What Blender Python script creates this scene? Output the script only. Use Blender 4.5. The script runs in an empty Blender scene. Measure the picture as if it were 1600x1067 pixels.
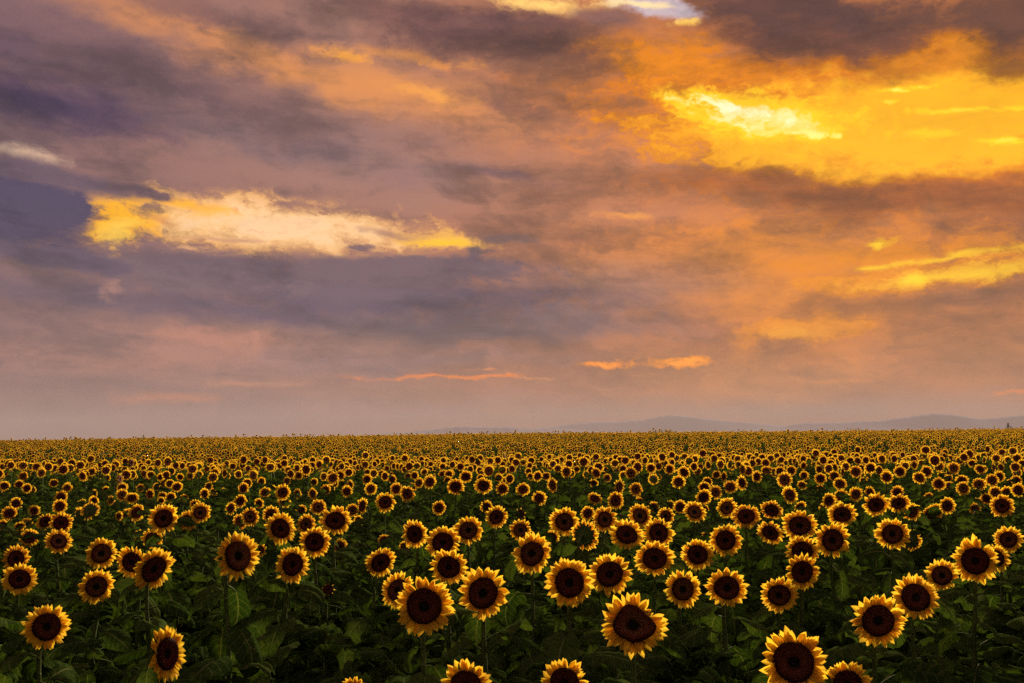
import bpy, math
from mathutils import Matrix, Vector
import numpy as np
import random

# ------------------------------------------------------------------ camera
FOC = 1555.6                      # 35 mm lens on a 36 mm sensor, 1600 px wide
PITCH, ROLL, CAM_Z = math.radians(5.3), math.radians(0.64), 2.16
_f = Vector((0, math.cos(PITCH), math.sin(PITCH)))
_u0 = Vector((0, -math.sin(PITCH), math.cos(PITCH)))
_r0 = Vector((1, 0, 0))
_r = _r0 * math.cos(ROLL) - _u0 * math.sin(ROLL)
_u = _u0 * math.cos(ROLL) + _r0 * math.sin(ROLL)
scene = bpy.context.scene
cam_d = bpy.data.cameras.new('camera')
cam = bpy.data.objects.new('camera', cam_d)
scene.collection.objects.link(cam)
cam_d.sensor_width, cam_d.lens = 36, 35
cam_d.clip_start, cam_d.clip_end = 0.1, 90000
m = Matrix.Identity(4)
for i in range(3):
    m[i][0], m[i][1], m[i][2] = _r[i], _u[i], -_f[i]
m[2][3] = CAM_Z
cam.matrix_world = m
scene.camera = cam

# ------------------------------------------------------------------ exposure
EXPO = 1.0
scene.view_settings.view_transform = 'Standard'
scene.view_settings.look = 'None'
scene.view_settings.gamma = 1
scene.view_settings.use_curve_mapping = False
scene.view_settings.exposure = EXPO
scene.cycles.use_denoising = False
scene.cycles.max_bounces = 5
scene.cycles.diffuse_bounces = 3
scene.cycles.glossy_bounces = 2
scene.cycles.transmission_bounces = 3
scene.cycles.volume_bounces = 1
scene.cycles.sample_clamp_indirect = 2.5
scene.cycles.use_adaptive_sampling = True
scene.cycles.adaptive_threshold = 0.01
scene.cycles.adaptive_min_samples = 16
scene.cycles.transparent_max_bounces = 4

# ------------------------------------------------------------------ sun
SUN_AZ, SUN_EL = math.radians(19), math.radians(17)
sd = bpy.data.lights.new('sun', 'SUN')
sd.energy, sd.angle, sd.color = 4.5, math.radians(14), (1.0, 0.80, 0.58)
so = bpy.data.objects.new('sun', sd)
scene.collection.objects.link(so)
_sv = Vector((math.sin(SUN_AZ) * math.cos(SUN_EL), math.cos(SUN_AZ) * math.cos(SUN_EL), math.sin(SUN_EL)))
so.rotation_euler = _sv.to_track_quat('Z', 'Y').to_euler()
so.location = (0, 0, 30)

# ------------------------------------------------------------------ world: cloud deck over a low sun
world = bpy.data.worlds.new('World')
scene.world = world
world.use_nodes = True
NT = world.node_tree
NT.nodes.clear()


class NB:
    """a small writer of node graphs"""
    def __init__(self, nt):
        self.nt = nt

    def n(self, kind, **kw):
        nd = self.nt.nodes.new(kind)
        for k, v in kw.items():
            setattr(nd, k, v)
        return nd

    def put(self, sock, v):
        if isinstance(v, bpy.types.NodeSocket):
            self.nt.links.new(v, sock)
        else:
            sock.default_value = v

    def math(self, op, a, b=0.0, c=0.0, clamp=False):
        nd = self.n('ShaderNodeMath', operation=op, use_clamp=clamp)
        self.put(nd.inputs[0], a); self.put(nd.inputs[1], b); self.put(nd.inputs[2], c)
        return nd.outputs[0]

    def vmath(self, op, a, b=(0, 0, 0), scale=None):
        nd = self.n('ShaderNodeVectorMath', operation=op)
        self.put(nd.inputs[0], a); self.put(nd.inputs[1], b)
        if scale is not None:
            self.put(nd.inputs['Scale'], scale)
        return nd.outputs['Value'] if op in ('LENGTH', 'DOT_PRODUCT', 'DISTANCE') else nd.outputs['Vector']

    def noise(self, vec, scale, detail=4, rough=0.5, dist=0.0):
        nd = self.n('ShaderNodeTexNoise')
        self.put(nd.inputs['Vector'], vec)
        self.put(nd.inputs['Scale'], scale); self.put(nd.inputs['Detail'], detail)
        self.put(nd.inputs['Roughness'], rough); self.put(nd.inputs['Distortion'], dist)
        return nd.outputs

    def rng(self, v, a, b, c=0.0, d=1.0, smooth=True):
        nd = self.n('ShaderNodeMapRange', interpolation_type='SMOOTHSTEP' if smooth else 'LINEAR')
        self.put(nd.inputs[0], v); self.put(nd.inputs[1], a); self.put(nd.inputs[2], b)
        self.put(nd.inputs[3], c); self.put(nd.inputs[4], d)
        return nd.outputs[0]

    def mix(self, fac, a, b, blend='MIX'):
        nd = self.n('ShaderNodeMix', data_type='RGBA', blend_type=blend)
        self.put(nd.inputs[0], fac); self.put(nd.inputs[6], a); self.put(nd.inputs[7], b)
        return nd.outputs[2]

    def ramp(self, fac, stops, interp='LINEAR'):
        nd = self.n('ShaderNodeValToRGB')
        cr = nd.color_ramp
        cr.interpolation = interp
        while len(cr.elements) < len(stops):
            cr.elements.new(0.5)
        for e, (p, c) in zip(cr.elements, stops):
            e.position, e.color = p, c
        self.put(nd.inputs[0], fac)
        return nd.outputs[0]

    def mapping(self, vec, loc=(0, 0, 0), rot=(0, 0, 0), scale=(1, 1, 1), kind='TEXTURE'):
        nd = self.n('ShaderNodeMapping', vector_type=kind)
        self.put(nd.inputs[0], vec)
        nd.inputs[1].default_value, nd.inputs[2].default_value, nd.inputs[3].default_value = loc, rot, scale
        return nd.outputs[0]


def lin(r, g, b, gain=1.0):
    f = lambda v: ((v / 255 + 0.055) / 1.055) ** 2.4 if v > 10 else v / 255 / 12.92
    return (f(r) * gain, f(g) * gain, f(b) * gain, 1)


def sky_at(x, y):
    """azimuth and elevation (radians) of a place in the sky, from the 1600 x 1067 view of it"""
    d = (_f * FOC + _r * (x - 800) + _u * (533.5 - y)).normalized()
    return math.atan2(d.x, d.y), math.asin(d.z)


def build_sky():
    b = NB(NT)
    gain = 1.15 / 2 ** EXPO
    dirv = b.n('ShaderNodeTexCoord').outputs['Generated']
    sep = b.n('ShaderNodeSeparateXYZ')
    b.put(sep.inputs[0], dirv)
    x, y, z = sep.outputs
    az = b.math('ARCTAN2', x, y)
    el = b.math('ARCSINE', z)
    cp = b.n('ShaderNodeCombineXYZ')
    b.put(cp.inputs[0], az); b.put(cp.inputs[1], el)
    P = cp.outputs[0]
    # noise lives on the direction, squeezed in height so that clouds lie in sheets; the sheets slope down to the right
    S = b.mapping(dirv, rot=(0, math.radians(9), 0), scale=(1, 1, 0.36), kind='TEXTURE')
    S2 = b.mapping(dirv, rot=(0, math.radians(4), 0), scale=(1, 1, 0.55), kind='TEXTURE')
    S3 = b.mapping(dirv, rot=(0, math.radians(1), 0), scale=(1, 1, 0.16), kind='TEXTURE')
    w1 = b.vmath('SUBTRACT', b.noise(S2, 4.2, 3, 0.5)['Color'], (0.5, 0.5, 0.5))
    w2 = b.vmath('SUBTRACT', b.noise(S2, 15, 5, 0.6)['Color'], (0.5, 0.5, 0.5))
    Pw = b.vmath('ADD', b.vmath('ADD', P, b.vmath('MULTIPLY', w1, (0.13, 0.035, 0))), b.vmath('MULTIPLY', w2, (0.15, 0.05, 0)))
    Ps = b.vmath('ADD', P, b.vmath('MULTIPLY', w2, (0.12, 0.022, 0)))
    Sw = b.vmath('ADD', S, b.vmath('MULTIPLY', w1, (0.5, 0.5, 0.5)))
    n1 = b.noise(b.vmath('ADD', Sw, b.vmath('MULTIPLY', w2, (0.12, 0.12, 0.12))), 5.5, 6, 0.52)['Fac']
    n2 = b.noise(b.vmath('ADD', S2, b.vmath('MULTIPLY', w2, (0.14, 0.14, 0.14))), 24, 7, 0.62)['Fac']
    n3 = b.noise(b.vmath('ADD', S3, b.vmath('MULTIPLY', w2, (0.12, 0.12, 0.12))), 11, 6, 0.56)['Fac']

    count = 0
    turned = {}

    def frame(fine, deg):
        """sky coordinates turned by a few degrees, shared by the clouds that lie at that slope"""
        key = (fine, deg)
        if key not in turned:
            src, th = (Ps if fine else Pw), math.radians(deg)
            cx = b.n('ShaderNodeCombineXYZ')
            b.put(cx.inputs[0], b.vmath('DOT_PRODUCT', src, (math.cos(th), math.sin(th), 0)))
            b.put(cx.inputs[1], b.vmath('DOT_PRODUCT', src, (-math.sin(th), math.cos(th), 0)))
            turned[key] = cx.outputs[0]
        return turned[key]

    def blob(col, px, py, rx, ry, rot, rgb, inner=0.0, op=1.0, edge=0.5, src=None, nz=None, boost=1.0, outer=1.0):
        # every 20 clouds the coordinates are tied to the picture so far: it keeps the graph shallow enough for the renderer's stack
        nonlocal Pw, Ps, count
        count += 1
        if count % 20 == 0:
            turned.clear()
            for nm in (0, 1):
                ma = b.n('ShaderNodeVectorMath', operation='MULTIPLY_ADD')
                b.put(ma.inputs[0], col); b.put(ma.inputs[1], (1e-9, 1e-9, 0)); b.put(ma.inputs[2], Ps if nm else Pw)
                if nm:
                    Ps = ma.outputs[0]
                else:
                    Pw = ma.outputs[0]
        a, e = sky_at(px, py)
        deg = min((-20, -12, -8, -4, 0, 4), key=lambda d: abs(d - rot))
        th = math.radians(deg)
        qa, qe = a * math.cos(th) + e * math.sin(th), -a * math.sin(th) + e * math.cos(th)
        sx, sy = FOC / rx, FOC / ry
        ma = b.n('ShaderNodeVectorMath', operation='MULTIPLY_ADD')
        b.put(ma.inputs[0], frame(src == 'fine', deg)); b.put(ma.inputs[1], (sx, sy, 0)); b.put(ma.inputs[2], (-qa * sx, -qe * sy, 0))
        ln = b.vmath('LENGTH', ma.outputs[0])
        if edge:
            ln = b.math('MULTIPLY_ADD', nz or n2, -2 * edge, ln)
        msk = b.rng(ln, inner - edge, outer - edge, op, 0.0)
        c = lin(*rgb)
        c = tuple(v * gain * boost for v in c[:3]) + (1,)
        return b.mix(msk, col, c)

    # ground tone of the deck: violet grey away from the sun, rust brown towards it
    t = b.rng(b.math('COSINE', b.math('SUBTRACT', az, math.radians(24))), 0.45, 1.0, 0, 1, smooth=False)
    c = b.ramp(t, [(0.0, lin(112, 90, 98, gain)), (0.35, lin(120, 92, 94, gain)), (0.72, lin(150, 110, 98, gain)), (1.0, lin(184, 116, 76, gain))])
    low = b.rng(el, 0.0, 0.17, 1, 0)
    c = b.mix(b.math('MULTIPLY', low, 0.55), c, b.ramp(t, [(0.0, lin(132, 104, 108, gain)), (0.6, lin(150, 114, 106, gain)), (1.0, lin(180, 118, 76, gain))]))
    F = lambda *a, **k: blob(c, *a, **k)
    # broad soft tones first
    c = F(150, 120, 460, 100, -8, (92, 70, 82), op=0.8)
    c = F(80, 165, 280, 52, -4, (56, 46, 74), inner=0.1, op=0.95, src='fine')
    c = F(20, 75, 120, 26, -10, (84, 66, 84), op=0.7)
    c = F(420, 90, 460, 46, -11, (204, 138, 92), op=0.8, nz=n1)
    c = F(640, 145, 300, 70, -12, (206, 140, 94), op=0.85, nz=n1)
    c = F(545, 86, 60, 16, -10, (250, 172, 88), inner=0.0, op=0.75, edge=0.9, src='fine')
    c = F(620, 82, 110, 14, -8, (226, 152, 92), op=0.6, edge=0.9, src='fine')
    c = F(700, 100, 90, 14, -10, (228, 152, 88), op=0.65, edge=0.9, src='fine')
    c = F(660, 150, 90, 18, -14, (240, 168, 96), op=0.7, edge=0.9, src='fine')
    c = F(330, 165, 420, 52, -10, (106, 82, 86), op=0.85, nz=n1)
    c = F(560, 250, 460, 90, -6, (146, 112, 106), op=0.7, nz=n1)
    c = F(430, 225, 260, 30, -6, (116, 94, 98), op=0.7)
    c = F(760, 44, 330, 56, -9, (84, 60, 64), inner=0.2, op=0.95)
    c = F(870, 82, 240, 44, -8, (100, 68, 62), inner=0.1, op=0.9)
    c = F(330, 22, 200, 24, -6, (112, 82, 82), op=0.8, nz=n1)
    c = F(610, 12, 180, 26, -6, (126, 88, 84), op=0.8)
    c = F(790, 165, 130, 28, -8, (132, 92, 82), op=0.85, nz=n1)
    c = F(960, 150, 260, 50, -8, (176, 112, 76), op=0.8, nz=n1)
    c = F(1040, 100, 170, 50, -14, (220, 138, 68), op=0.85)
    c = F(1080, 250, 480, 70, -6, (184, 128, 102), op=0.55, nz=n1)
    c = F(790, 272, 120, 16, -12, (116, 88, 92), op=0.8, nz=n2, src='fine')
    c = F(640, 275, 140, 24, -4, (138, 106, 104), op=0.7)
    c = F(1000, 340, 220, 30, -2, (180, 124, 98), op=0.7)
    c = F(1350, 305, 420, 40, -8, (160, 98, 66), op=0.92, inner=0.1)
    c = F(1540, 345, 260, 30, -5, (148, 92, 66), op=0.9)
    c = F(1240, 395, 430, 90, -2, (226, 142, 74), op=0.85)
    c = F(1200, 460, 200, 60, 0, (218, 142, 82), op=0.75)
    c = F(1400, 390, 220, 30, 0, (232, 146, 60), op=0.8)
    c = F(1360, 560, 460, 60, 0, (178, 120, 84), op=0.6)
    c = F(1510, 500, 260, 66, 2, (160, 108, 76), op=0.92, inner=0.1)
    c = F(960, 450, 280, 80, 0, (156, 116, 100), op=0.75)
    c = F(520, 450, 620, 62, -2, (84, 72, 90), inner=0.25, op=0.97)
    c = F(380, 488, 560, 30, -2, (82, 70, 90), op=0.92, src='fine')
    c = F(560, 455, 260, 22, -3, (100, 84, 96), op=0.7, src='fine', nz=n1)
    c = F(800, 515, 480, 36, 0, (108, 90, 96), op=0.85)
    c = F(130, 462, 240, 26, -3, (92, 78, 92), op=0.9)
    c = F(200, 418, 330, 34, -3, (112, 92, 98), op=0.9)
    c = F(190, 455, 36, 16, -10, (160, 120, 112), op=0.8)
    c = F(240, 560, 560, 36, 0, (176, 124, 108), op=0.6, nz=n3)
    c = F(330, 525, 170, 16, -2, (186, 128, 110), op=0.6, nz=n1)
    c = F(265, 620, 110, 13, 2, (206, 132, 100), op=0.7, src='fine', edge=0.6)
    c = F(1250, 630, 500, 26, 0, (160, 122, 100), op=0.6)
    c = F(520, 640, 600, 30, 0, (158, 122, 116), op=0.6)
    c = F(1180, 585, 300, 60, 0, (212, 140, 86), op=0.7)
    c = F(600, 560, 420, 30, 0, (134, 108, 110), op=0.6, nz=n3)
    # openings: clear evening sky with lit cloud rims
    c = F(400, 352, 350, 52, -5, (255, 190, 104), inner=0.15, op=1.0, edge=0.8, src='fine')
    c = F(430, 354, 250, 42, -4, (250, 208, 164), inner=0.2, op=0.95, edge=0.8, src='fine')
    c = F(175, 345, 84, 58, -20, (255, 184, 76), inner=0.2, op=1.0, edge=1.0, src='fine')
    c = F(190, 366, 34, 40, 0, (255, 206, 100), inner=0.0, op=0.95, edge=0.9, src='fine')
    c = F(280, 322, 130, 13, -6, (255, 182, 84), inner=0.1, op=0.9, edge=1.0, src='fine')
    c = F(700, 376, 130, 17, -2, (255, 196, 100), inner=0.0, op=0.95, edge=0.9, src='fine')
    c = F(680, 378, 70, 8, -2, (255, 198, 84), inner=0.0, op=0.95, edge=1.0, src='fine')
    c = F(34, 238, 90, 15, -8, (200, 168, 144), inner=0.1, op=0.8, edge=0.8, src='fine')
    c = F(365, 375, 90, 6, -1, (200, 150, 120), inner=0.0, op=0.8, edge=0.8, src='fine')
    c = F(305, 388, 30, 5, 0, (204, 156, 122), inner=0.0, op=0.7, edge=0.8, src='fine')
    c = F(420, 350, 330, 60, -4, (214, 156, 120), inner=-1.6, outer=-0.1, op=0.8, edge=3.2, nz=n2)
    c = F(20, 325, 125, 62, -12, (66, 60, 86), inner=0.6, op=1.0, src='fine')
    c = F(80, 275, 140, 24, -8, (92, 76, 90), inner=0.4, op=0.97, src='fine')
    c = F(205, 300, 70, 13, -8, (102, 80, 88), inner=0.4, op=0.97, src='fine')
    c = F(150, 342, 24, 9, 0, (130, 92, 80), inner=0.2, op=0.9, src='fine')
    c = F(548, 388, 30, 9, -6, (108, 86, 92), inner=0.5, op=0.97, src='fine')
    c = F(750, 393, 44, 11, -4, (104, 84, 88), inner=0.5, op=0.97, src='fine')
    c = F(800, 370, 50, 13, -2, (136, 104, 96), inner=0.3, op=0.9, src='fine')
    c = F(330, 432, 170, 28, -2, (104, 86, 96), inner=0.6, op=0.97, src='fine')
    c = F(650, 422, 240, 30, -1, (100, 82, 92), inner=0.6, op=0.97, src='fine')
    c = F(100, 405, 150, 24, -6, (84, 72, 90), inner=0.5, op=0.95, src='fine')
    c = F(600, 366, 90, 9, -4, (150, 112, 100), inner=0.1, op=0.8, edge=0.9, src='fine')
    c = F(250, 345, 60, 8, -8, (206, 140, 92), inner=0.0, op=0.7, edge=0.9, src='fine')
    c = F(1350, 480, 430, 110, 0, (220, 134, 64), op=0.55)
    c = F(1540, 470, 200, 60, 0, (168, 108, 72), op=0.85, inner=0.1)
    # the sun's own quarter
    c = F(1380, 190, 620, 180, -6, (236, 136, 44), inner=0.0, op=0.6)
    c = F(1360, 185, 480, 130, -7, (244, 140, 26), inner=0.15, op=0.95)
    c = F(1480, 110, 240, 60, -10, (232, 138, 40), op=0.85)
    c = F(1420, 194, 440, 92, -5, (255, 178, 0), inner=0.5, op=1.0, boost=1.05)
    c = F(1190, 180, 190, 44, -12, (255, 198, 8), inner=0.45, op=1.0, src='fine', boost=1.1)
    c = F(1440, 180, 420, 110, -6, (240, 140, 16), inner=-1.8, outer=0.1, op=0.6, edge=3.0, nz=n1)
    c = F(1200, 182, 190, 44, -12, (255, 204, 30), inner=0.3, op=1.0, edge=1.1, src='fine', boost=1.0)
    c = F(1195, 182, 170, 32, -12, (255, 226, 130), inner=0.1, op=1.0, edge=1.3, src='fine', boost=1.05)
    c = F(1150, 172, 110, 22, -12, (255, 240, 196), inner=0.0, op=0.95, edge=1.3, src='fine', boost=1.15)
    c = F(1265, 212, 80, 9, -8, (255, 236, 140), inner=0.0, op=0.95, edge=1.0, src='fine', boost=1.1)
    c = F(1420, 136, 42, 8, -2, (255, 232, 110), inner=0.0, op=0.95, edge=1.0, src='fine', boost=1.1)
    c = F(1390, 160, 26, 5, -4, (255, 228, 100), inner=0.0, op=0.9, edge=1.0, src='fine')
    c = F(1540, 168, 110, 6, -4, (255, 224, 96), inner=0.0, op=0.9, edge=1.0, src='fine', boost=1.1)
    c = F(1570, 222, 56, 9, -6, (255, 224, 96), inner=0.0, op=0.9, edge=1.0, src='fine', boost=1.1)
    c = F(1470, 208, 60, 10, -6, (255, 214, 40), inner=0.0, op=0.8, edge=0.9, src='fine')
    c = F(1480, 190, 120, 7, 6, (250, 176, 10), inner=0.0, op=0.8, edge=0.7, src='fine')
    c = F(1420, 300, 470, 36, -7, (150, 88, 56), inner=0.3, op=0.9)
    c = F(1300, 58, 340, 62, -13, (98, 62, 54), inner=0.3, op=0.97)
    c = F(1230, 12, 250, 44, -12, (86, 58, 56), inner=0.3, op=0.97)
    c = F(1580, 36, 260, 60, -8, (90, 60, 52), inner=0.3, op=0.95)
    c = F(1560, 105, 90, 22, -6, (150, 92, 52), inner=0.1, op=0.85, nz=n1)
    c = F(1440, 92, 80, 34, -30, (232, 140, 36), op=0.75, edge=0.8)
    c = F(1440, 424, 230, 32, 3, (250, 158, 40), inner=0.0, op=0.95, edge=0.9)
    c = F(1475, 432, 125, 18, 3, (255, 190, 0), inner=0.2, op=1.0, edge=1.1, src='fine', boost=1.0)
    c = F(1440, 436, 70, 8, 0, (255, 216, 40), inner=0.0, op=0.95, edge=1.0, src='fine')
    c = F(1350, 418, 60, 6, 4, (255, 200, 30), inner=0.0, op=0.9, edge=0.8, src='fine')
    c = F(1500, 400, 100, 8, 8, (255, 194, 20), inner=0.0, op=0.95, edge=1.0, src='fine')
    c = F(1362, 378, 28, 11, 20, (255, 206, 50), inner=0.0, op=0.9, edge=0.8, src='fine')
    c = F(1540, 462, 120, 17, 0, (160, 104, 72), inner=0.4, op=0.97, src='fine')
    c = F(1270, 513, 150, 22, 4, (246, 154, 54), inner=0.0, op=0.85, edge=0.9, src='fine')
    c = F(1240, 525, 60, 10, 0, (250, 164, 50), inner=0.0, op=0.8, edge=0.9, src='fine')
    # gap at the top of the view
    c = F(860, 6, 140, 20, -4, (255, 208, 130), inner=0.0, op=1.0, edge=1.0, src='fine')
    c = F(1040, 14, 84, 22, -10, (186, 170, 176), inner=0.4, op=0.95, edge=0.6, src='fine')
    c = F(1000, 8, 70, 7, -8, (255, 226, 170), inner=0.0, op=0.9, edge=0.9, src='fine')
    c = F(1080, 36, 34, 10, 0, (255, 206, 110), inner=0.0, op=0.9, edge=0.9, src='fine')
    c = F(950, 26, 90, 22, -12, (126, 90, 84), inner=0.3, op=0.95, src='fine')
    # thin lit streaks low down
    c = F(700, 589, 165, 6, 0, (255, 142, 66), inner=-0.2, op=0.85, edge=1.0, src='fine', boost=1.25)
    c = F(735, 575, 28, 4, 0, (236, 148, 96), inner=0.0, op=0.85, edge=0.6, src='fine')
    c = F(955, 568, 54, 9, -4, (255, 148, 50), inner=0.0, op=0.95, edge=1.0, src='fine', boost=1.4)
    c = F(1055, 567, 62, 9, 3, (255, 152, 48), inner=0.0, op=0.95, edge=1.0, src='fine', boost=1.4)
    c = F(830, 592, 50, 4, 0, (226, 148, 100), inner=0.0, op=0.8, edge=0.7, src='fine')
    c = F(1290, 596, 70, 5, 0, (222, 142, 84), inner=0.0, op=0.7, edge=0.7, src='fine')
    c = F(1580, 614, 60, 4, 3, (250, 140, 60), inner=0.0, op=0.9, edge=0.8, src='fine')
    c = F(400, 598, 150, 9, 0, (196, 136, 108), inner=0.0, op=0.6, edge=0.8, src='fine')
    c = F(960, 338, 50, 8, -3, (236, 160, 94), inner=0.0, op=0.8, edge=0.8, src='fine')
    # grain of the cloud sheets: brighter crests, cooler hollows
    hi = b.rng(el, 0.0, 0.12, 0.25, 1.0)
    k1 = b.math('MULTIPLY', b.math('SUBTRACT', n1, 0.5), 2.5)
    k2 = b.math('MULTIPLY', b.math('SUBTRACT', n2, 0.5), 0.8)
    k3 = b.math('MULTIPLY', b.math('SUBTRACT', n3, 0.5), 1.15)
    k = b.math('MULTIPLY', b.math('ADD', b.math('ADD', k1, k2), k3), hi)
    k = b.math('SMOOTH_MIN', k, 0.16, 0.25)
    sc_ = b.n('ShaderNodeSeparateColor')
    b.put(sc_.inputs[0], c)
    k = b.math('MULTIPLY', k, b.rng(sc_.outputs[0], 0.5 * gain, 0.95 * gain, 1.0, 0.3))     # thin lit cloud shows little grain
    lift = b.math('EXPONENT', k)
    tint = b.mix(b.rng(k, -0.5, 0.5), (0.93, 0.99, 1.08, 1), (1.06, 1.0, 0.93, 1))
    c = b.mix(1.0, c, tint, 'MULTIPLY')
    cv = b.vmath('SCALE', c, scale=lift)
    # the clear air above the deck
    sky = b.n('ShaderNodeTexSky', sky_type='NISHITA', sun_disc=False, sun_elevation=SUN_EL, sun_rotation=SUN_AZ)
    clear = b.vmath('SCALE', sky.outputs[0], scale=0.06)
    hs = b.n('ShaderNodeHueSaturation')
    hs.inputs['Saturation'].default_value = 1.08
    b.put(hs.inputs['Color'], cv)
    out = b.mix(0.003, hs.outputs[0], clear)
    bg = b.n('ShaderNodeBackground')
    b.put(bg.inputs[0], out)
    bg.inputs[1].default_value = 1.0
    wo = b.n('ShaderNodeOutputWorld')
    NT.links.new(bg.outputs[0], wo.inputs[0])


build_sky()
world.cycles.sampling_method = 'NONE'       # paths find the soft sky by themselves

# ------------------------------------------------------------------ helpers for objects
random.seed(11)
COL = scene.collection
PI = math.pi


def link(name, data, parent=None, mat=None, kind=None):
    o = bpy.data.objects.new(name, data)
    COL.objects.link(o)
    if parent is not None:
        o.parent = parent
    if kind:
        o['kind'] = kind
    return o


def tag(o, label, cat=None, group=None, kind=None):
    o['label'] = label
    if cat:
        o['category'] = cat
    if group:
        o['group'] = group
    if kind:
        o['kind'] = kind
    return o


class Geo:
    """collects vertices, faces, material indices and uv of one mesh"""
    def __init__(self):
        self.v, self.f, self.m, self.uv = [], [], [], []

    def add(self, verts, faces, mat=0, uv=None, M=None):
        k = len(self.v)
        self.v += [tuple(M @ Vector(p)) for p in verts] if M is not None else [tuple(p) for p in verts]
        self.f += [tuple(i + k for i in f) for f in faces]
        self.m += [mat] * len(faces)
        self.uv += list(uv) if uv is not None else [(0.5, 0.5)] * len(verts)

    def join(self, g, M, mats=None):
        k = len(self.v)
        self.v += [tuple(M @ Vector(p)) for p in g.v]
        self.f += [tuple(i + k for i in f) for f in g.f]
        self.m += [mats[i] if mats else i for i in g.m]
        self.uv += g.uv

    def mesh(self, name, mats, smooth=True):
        me = bpy.data.meshes.new(name)
        me.from_pydata(self.v, [], self.f)
        for mt in mats:
            me.materials.append(mt)
        me.polygons.foreach_set('material_index', self.m)
        if smooth:
            me.polygons.foreach_set('use_smooth', [True] * len(self.f))
        ul = me.uv_layers.new(name='UVMap')
        li = np.empty(len(me.loops), dtype=np.int32)
        me.loops.foreach_get('vertex_index', li)
        ul.data.foreach_set('uv', np.array(self.uv, dtype=np.float32)[li].ravel())
        me.update()
        return me


def grid_faces(nu, nv):
    return [(j * nu + i, j * nu + i + 1, (j + 1) * nu + i + 1, (j + 1) * nu + i) for j in range(nv - 1) for i in range(nu - 1)]


def tube(g, pts, rads, n=6, mat=0, cap=True):
    pts = [Vector(p) for p in pts]
    rings, uv = [], []
    t0 = (pts[1] - pts[0]).normalized()
    side = t0.orthogonal().normalized()
    for i, p in enumerate(pts):
        t = (pts[min(i + 1, len(pts) - 1)] - pts[max(i - 1, 0)]).normalized()
        side = (side - t * side.dot(t)).normalized()
        up = t.cross(side)
        for k in range(n):
            a = 2 * PI * k / n
            rings.append(p + (side * math.cos(a) + up * math.sin(a)) * rads[i])
            uv.append((k / n, i / (len(pts) - 1)))
    faces = [(i * n + k, i * n + (k + 1) % n, (i + 1) * n + (k + 1) % n, (i + 1) * n + k) for i in range(len(pts) - 1) for k in range(n)]
    if cap:
        faces.append(tuple((len(pts) - 1) * n + k for k in range(n)))
    g.add(rings, faces, mat, uv)


def TRS(loc, rot, s=1.0):
    from mathutils import Euler
    sc = Matrix.Diagonal((s, s, s, 1)) if not isinstance(s, tuple) else Matrix.Diagonal((*s, 1))
    return Matrix.Translation(loc) @ Euler(rot, 'XYZ').to_matrix().to_4x4() @ sc


# ------------------------------------------------------------------ materials
def new_mat(name):
    mt = bpy.data.materials.new(name)
    mt.use_nodes = True
    mt.node_tree.nodes.clear()
    b = NB(mt.node_tree)
    return mt, b, b.n('ShaderNodeOutputMaterial')


def mat_petal():
    mt, b, out = new_mat('petal')
    uv = b.n('ShaderNodeUVMap').outputs[0]
    sep = b.n('ShaderNodeSeparateXYZ'); b.put(sep.inputs[0], uv)
    rnd = b.n('ShaderNodeObjectInfo').outputs['Random']
    # streaks that run the length of the petal, deeper orange at its root
    st = b.noise(b.mapping(uv, scale=(0.09, 0.9, 1)), 1.0, 3, 0.6)['Fac']
    v = b.math('ADD', sep.outputs[1], b.math('MULTIPLY', b.math('SUBTRACT', st, 0.5), 0.5))
    c = b.ramp(v, [(0.0, (0.68, 0.28, 0.010, 1)), (0.16, (0.90, 0.49, 0.018, 1)), (0.5, (0.93, 0.59, 0.030, 1)), (1.0, (0.93, 0.61, 0.038, 1))])
    hs = b.n('ShaderNodeHueSaturation')
    b.put(hs.inputs['Hue'], b.rng(rnd, 0, 1, 0.492, 0.508, False)); b.put(hs.inputs['Value'], b.rng(rnd, 0, 1, 0.88, 1.08, False)); b.put(hs.inputs['Color'], c)
    bp = b.n('ShaderNodeBump'); bp.inputs['Strength'].default_value = 0.3; bp.inputs['Distance'].default_value = 0.003
    b.put(bp.inputs['Height'], st)
    p = b.n('ShaderNodeBsdfPrincipled')
    b.put(p.inputs['Base Color'], hs.outputs[0]); p.inputs['Roughness'].default_value = 0.6
    p.inputs['Specular IOR Level'].default_value = 0.2
    b.put(p.inputs['Normal'], bp.outputs[0])
    tr = b.n('ShaderNodeBsdfTranslucent'); b.put(tr.inputs[0], hs.outputs[0])
    mx = b.n('ShaderNodeMixShader'); mx.inputs[0].default_value = 0.5
    b.put(mx.inputs[1], p.outputs[0]); b.put(mx.inputs[2], tr.outputs[0]); b.put(out.inputs[0], mx.outputs[0])
    return mt


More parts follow.
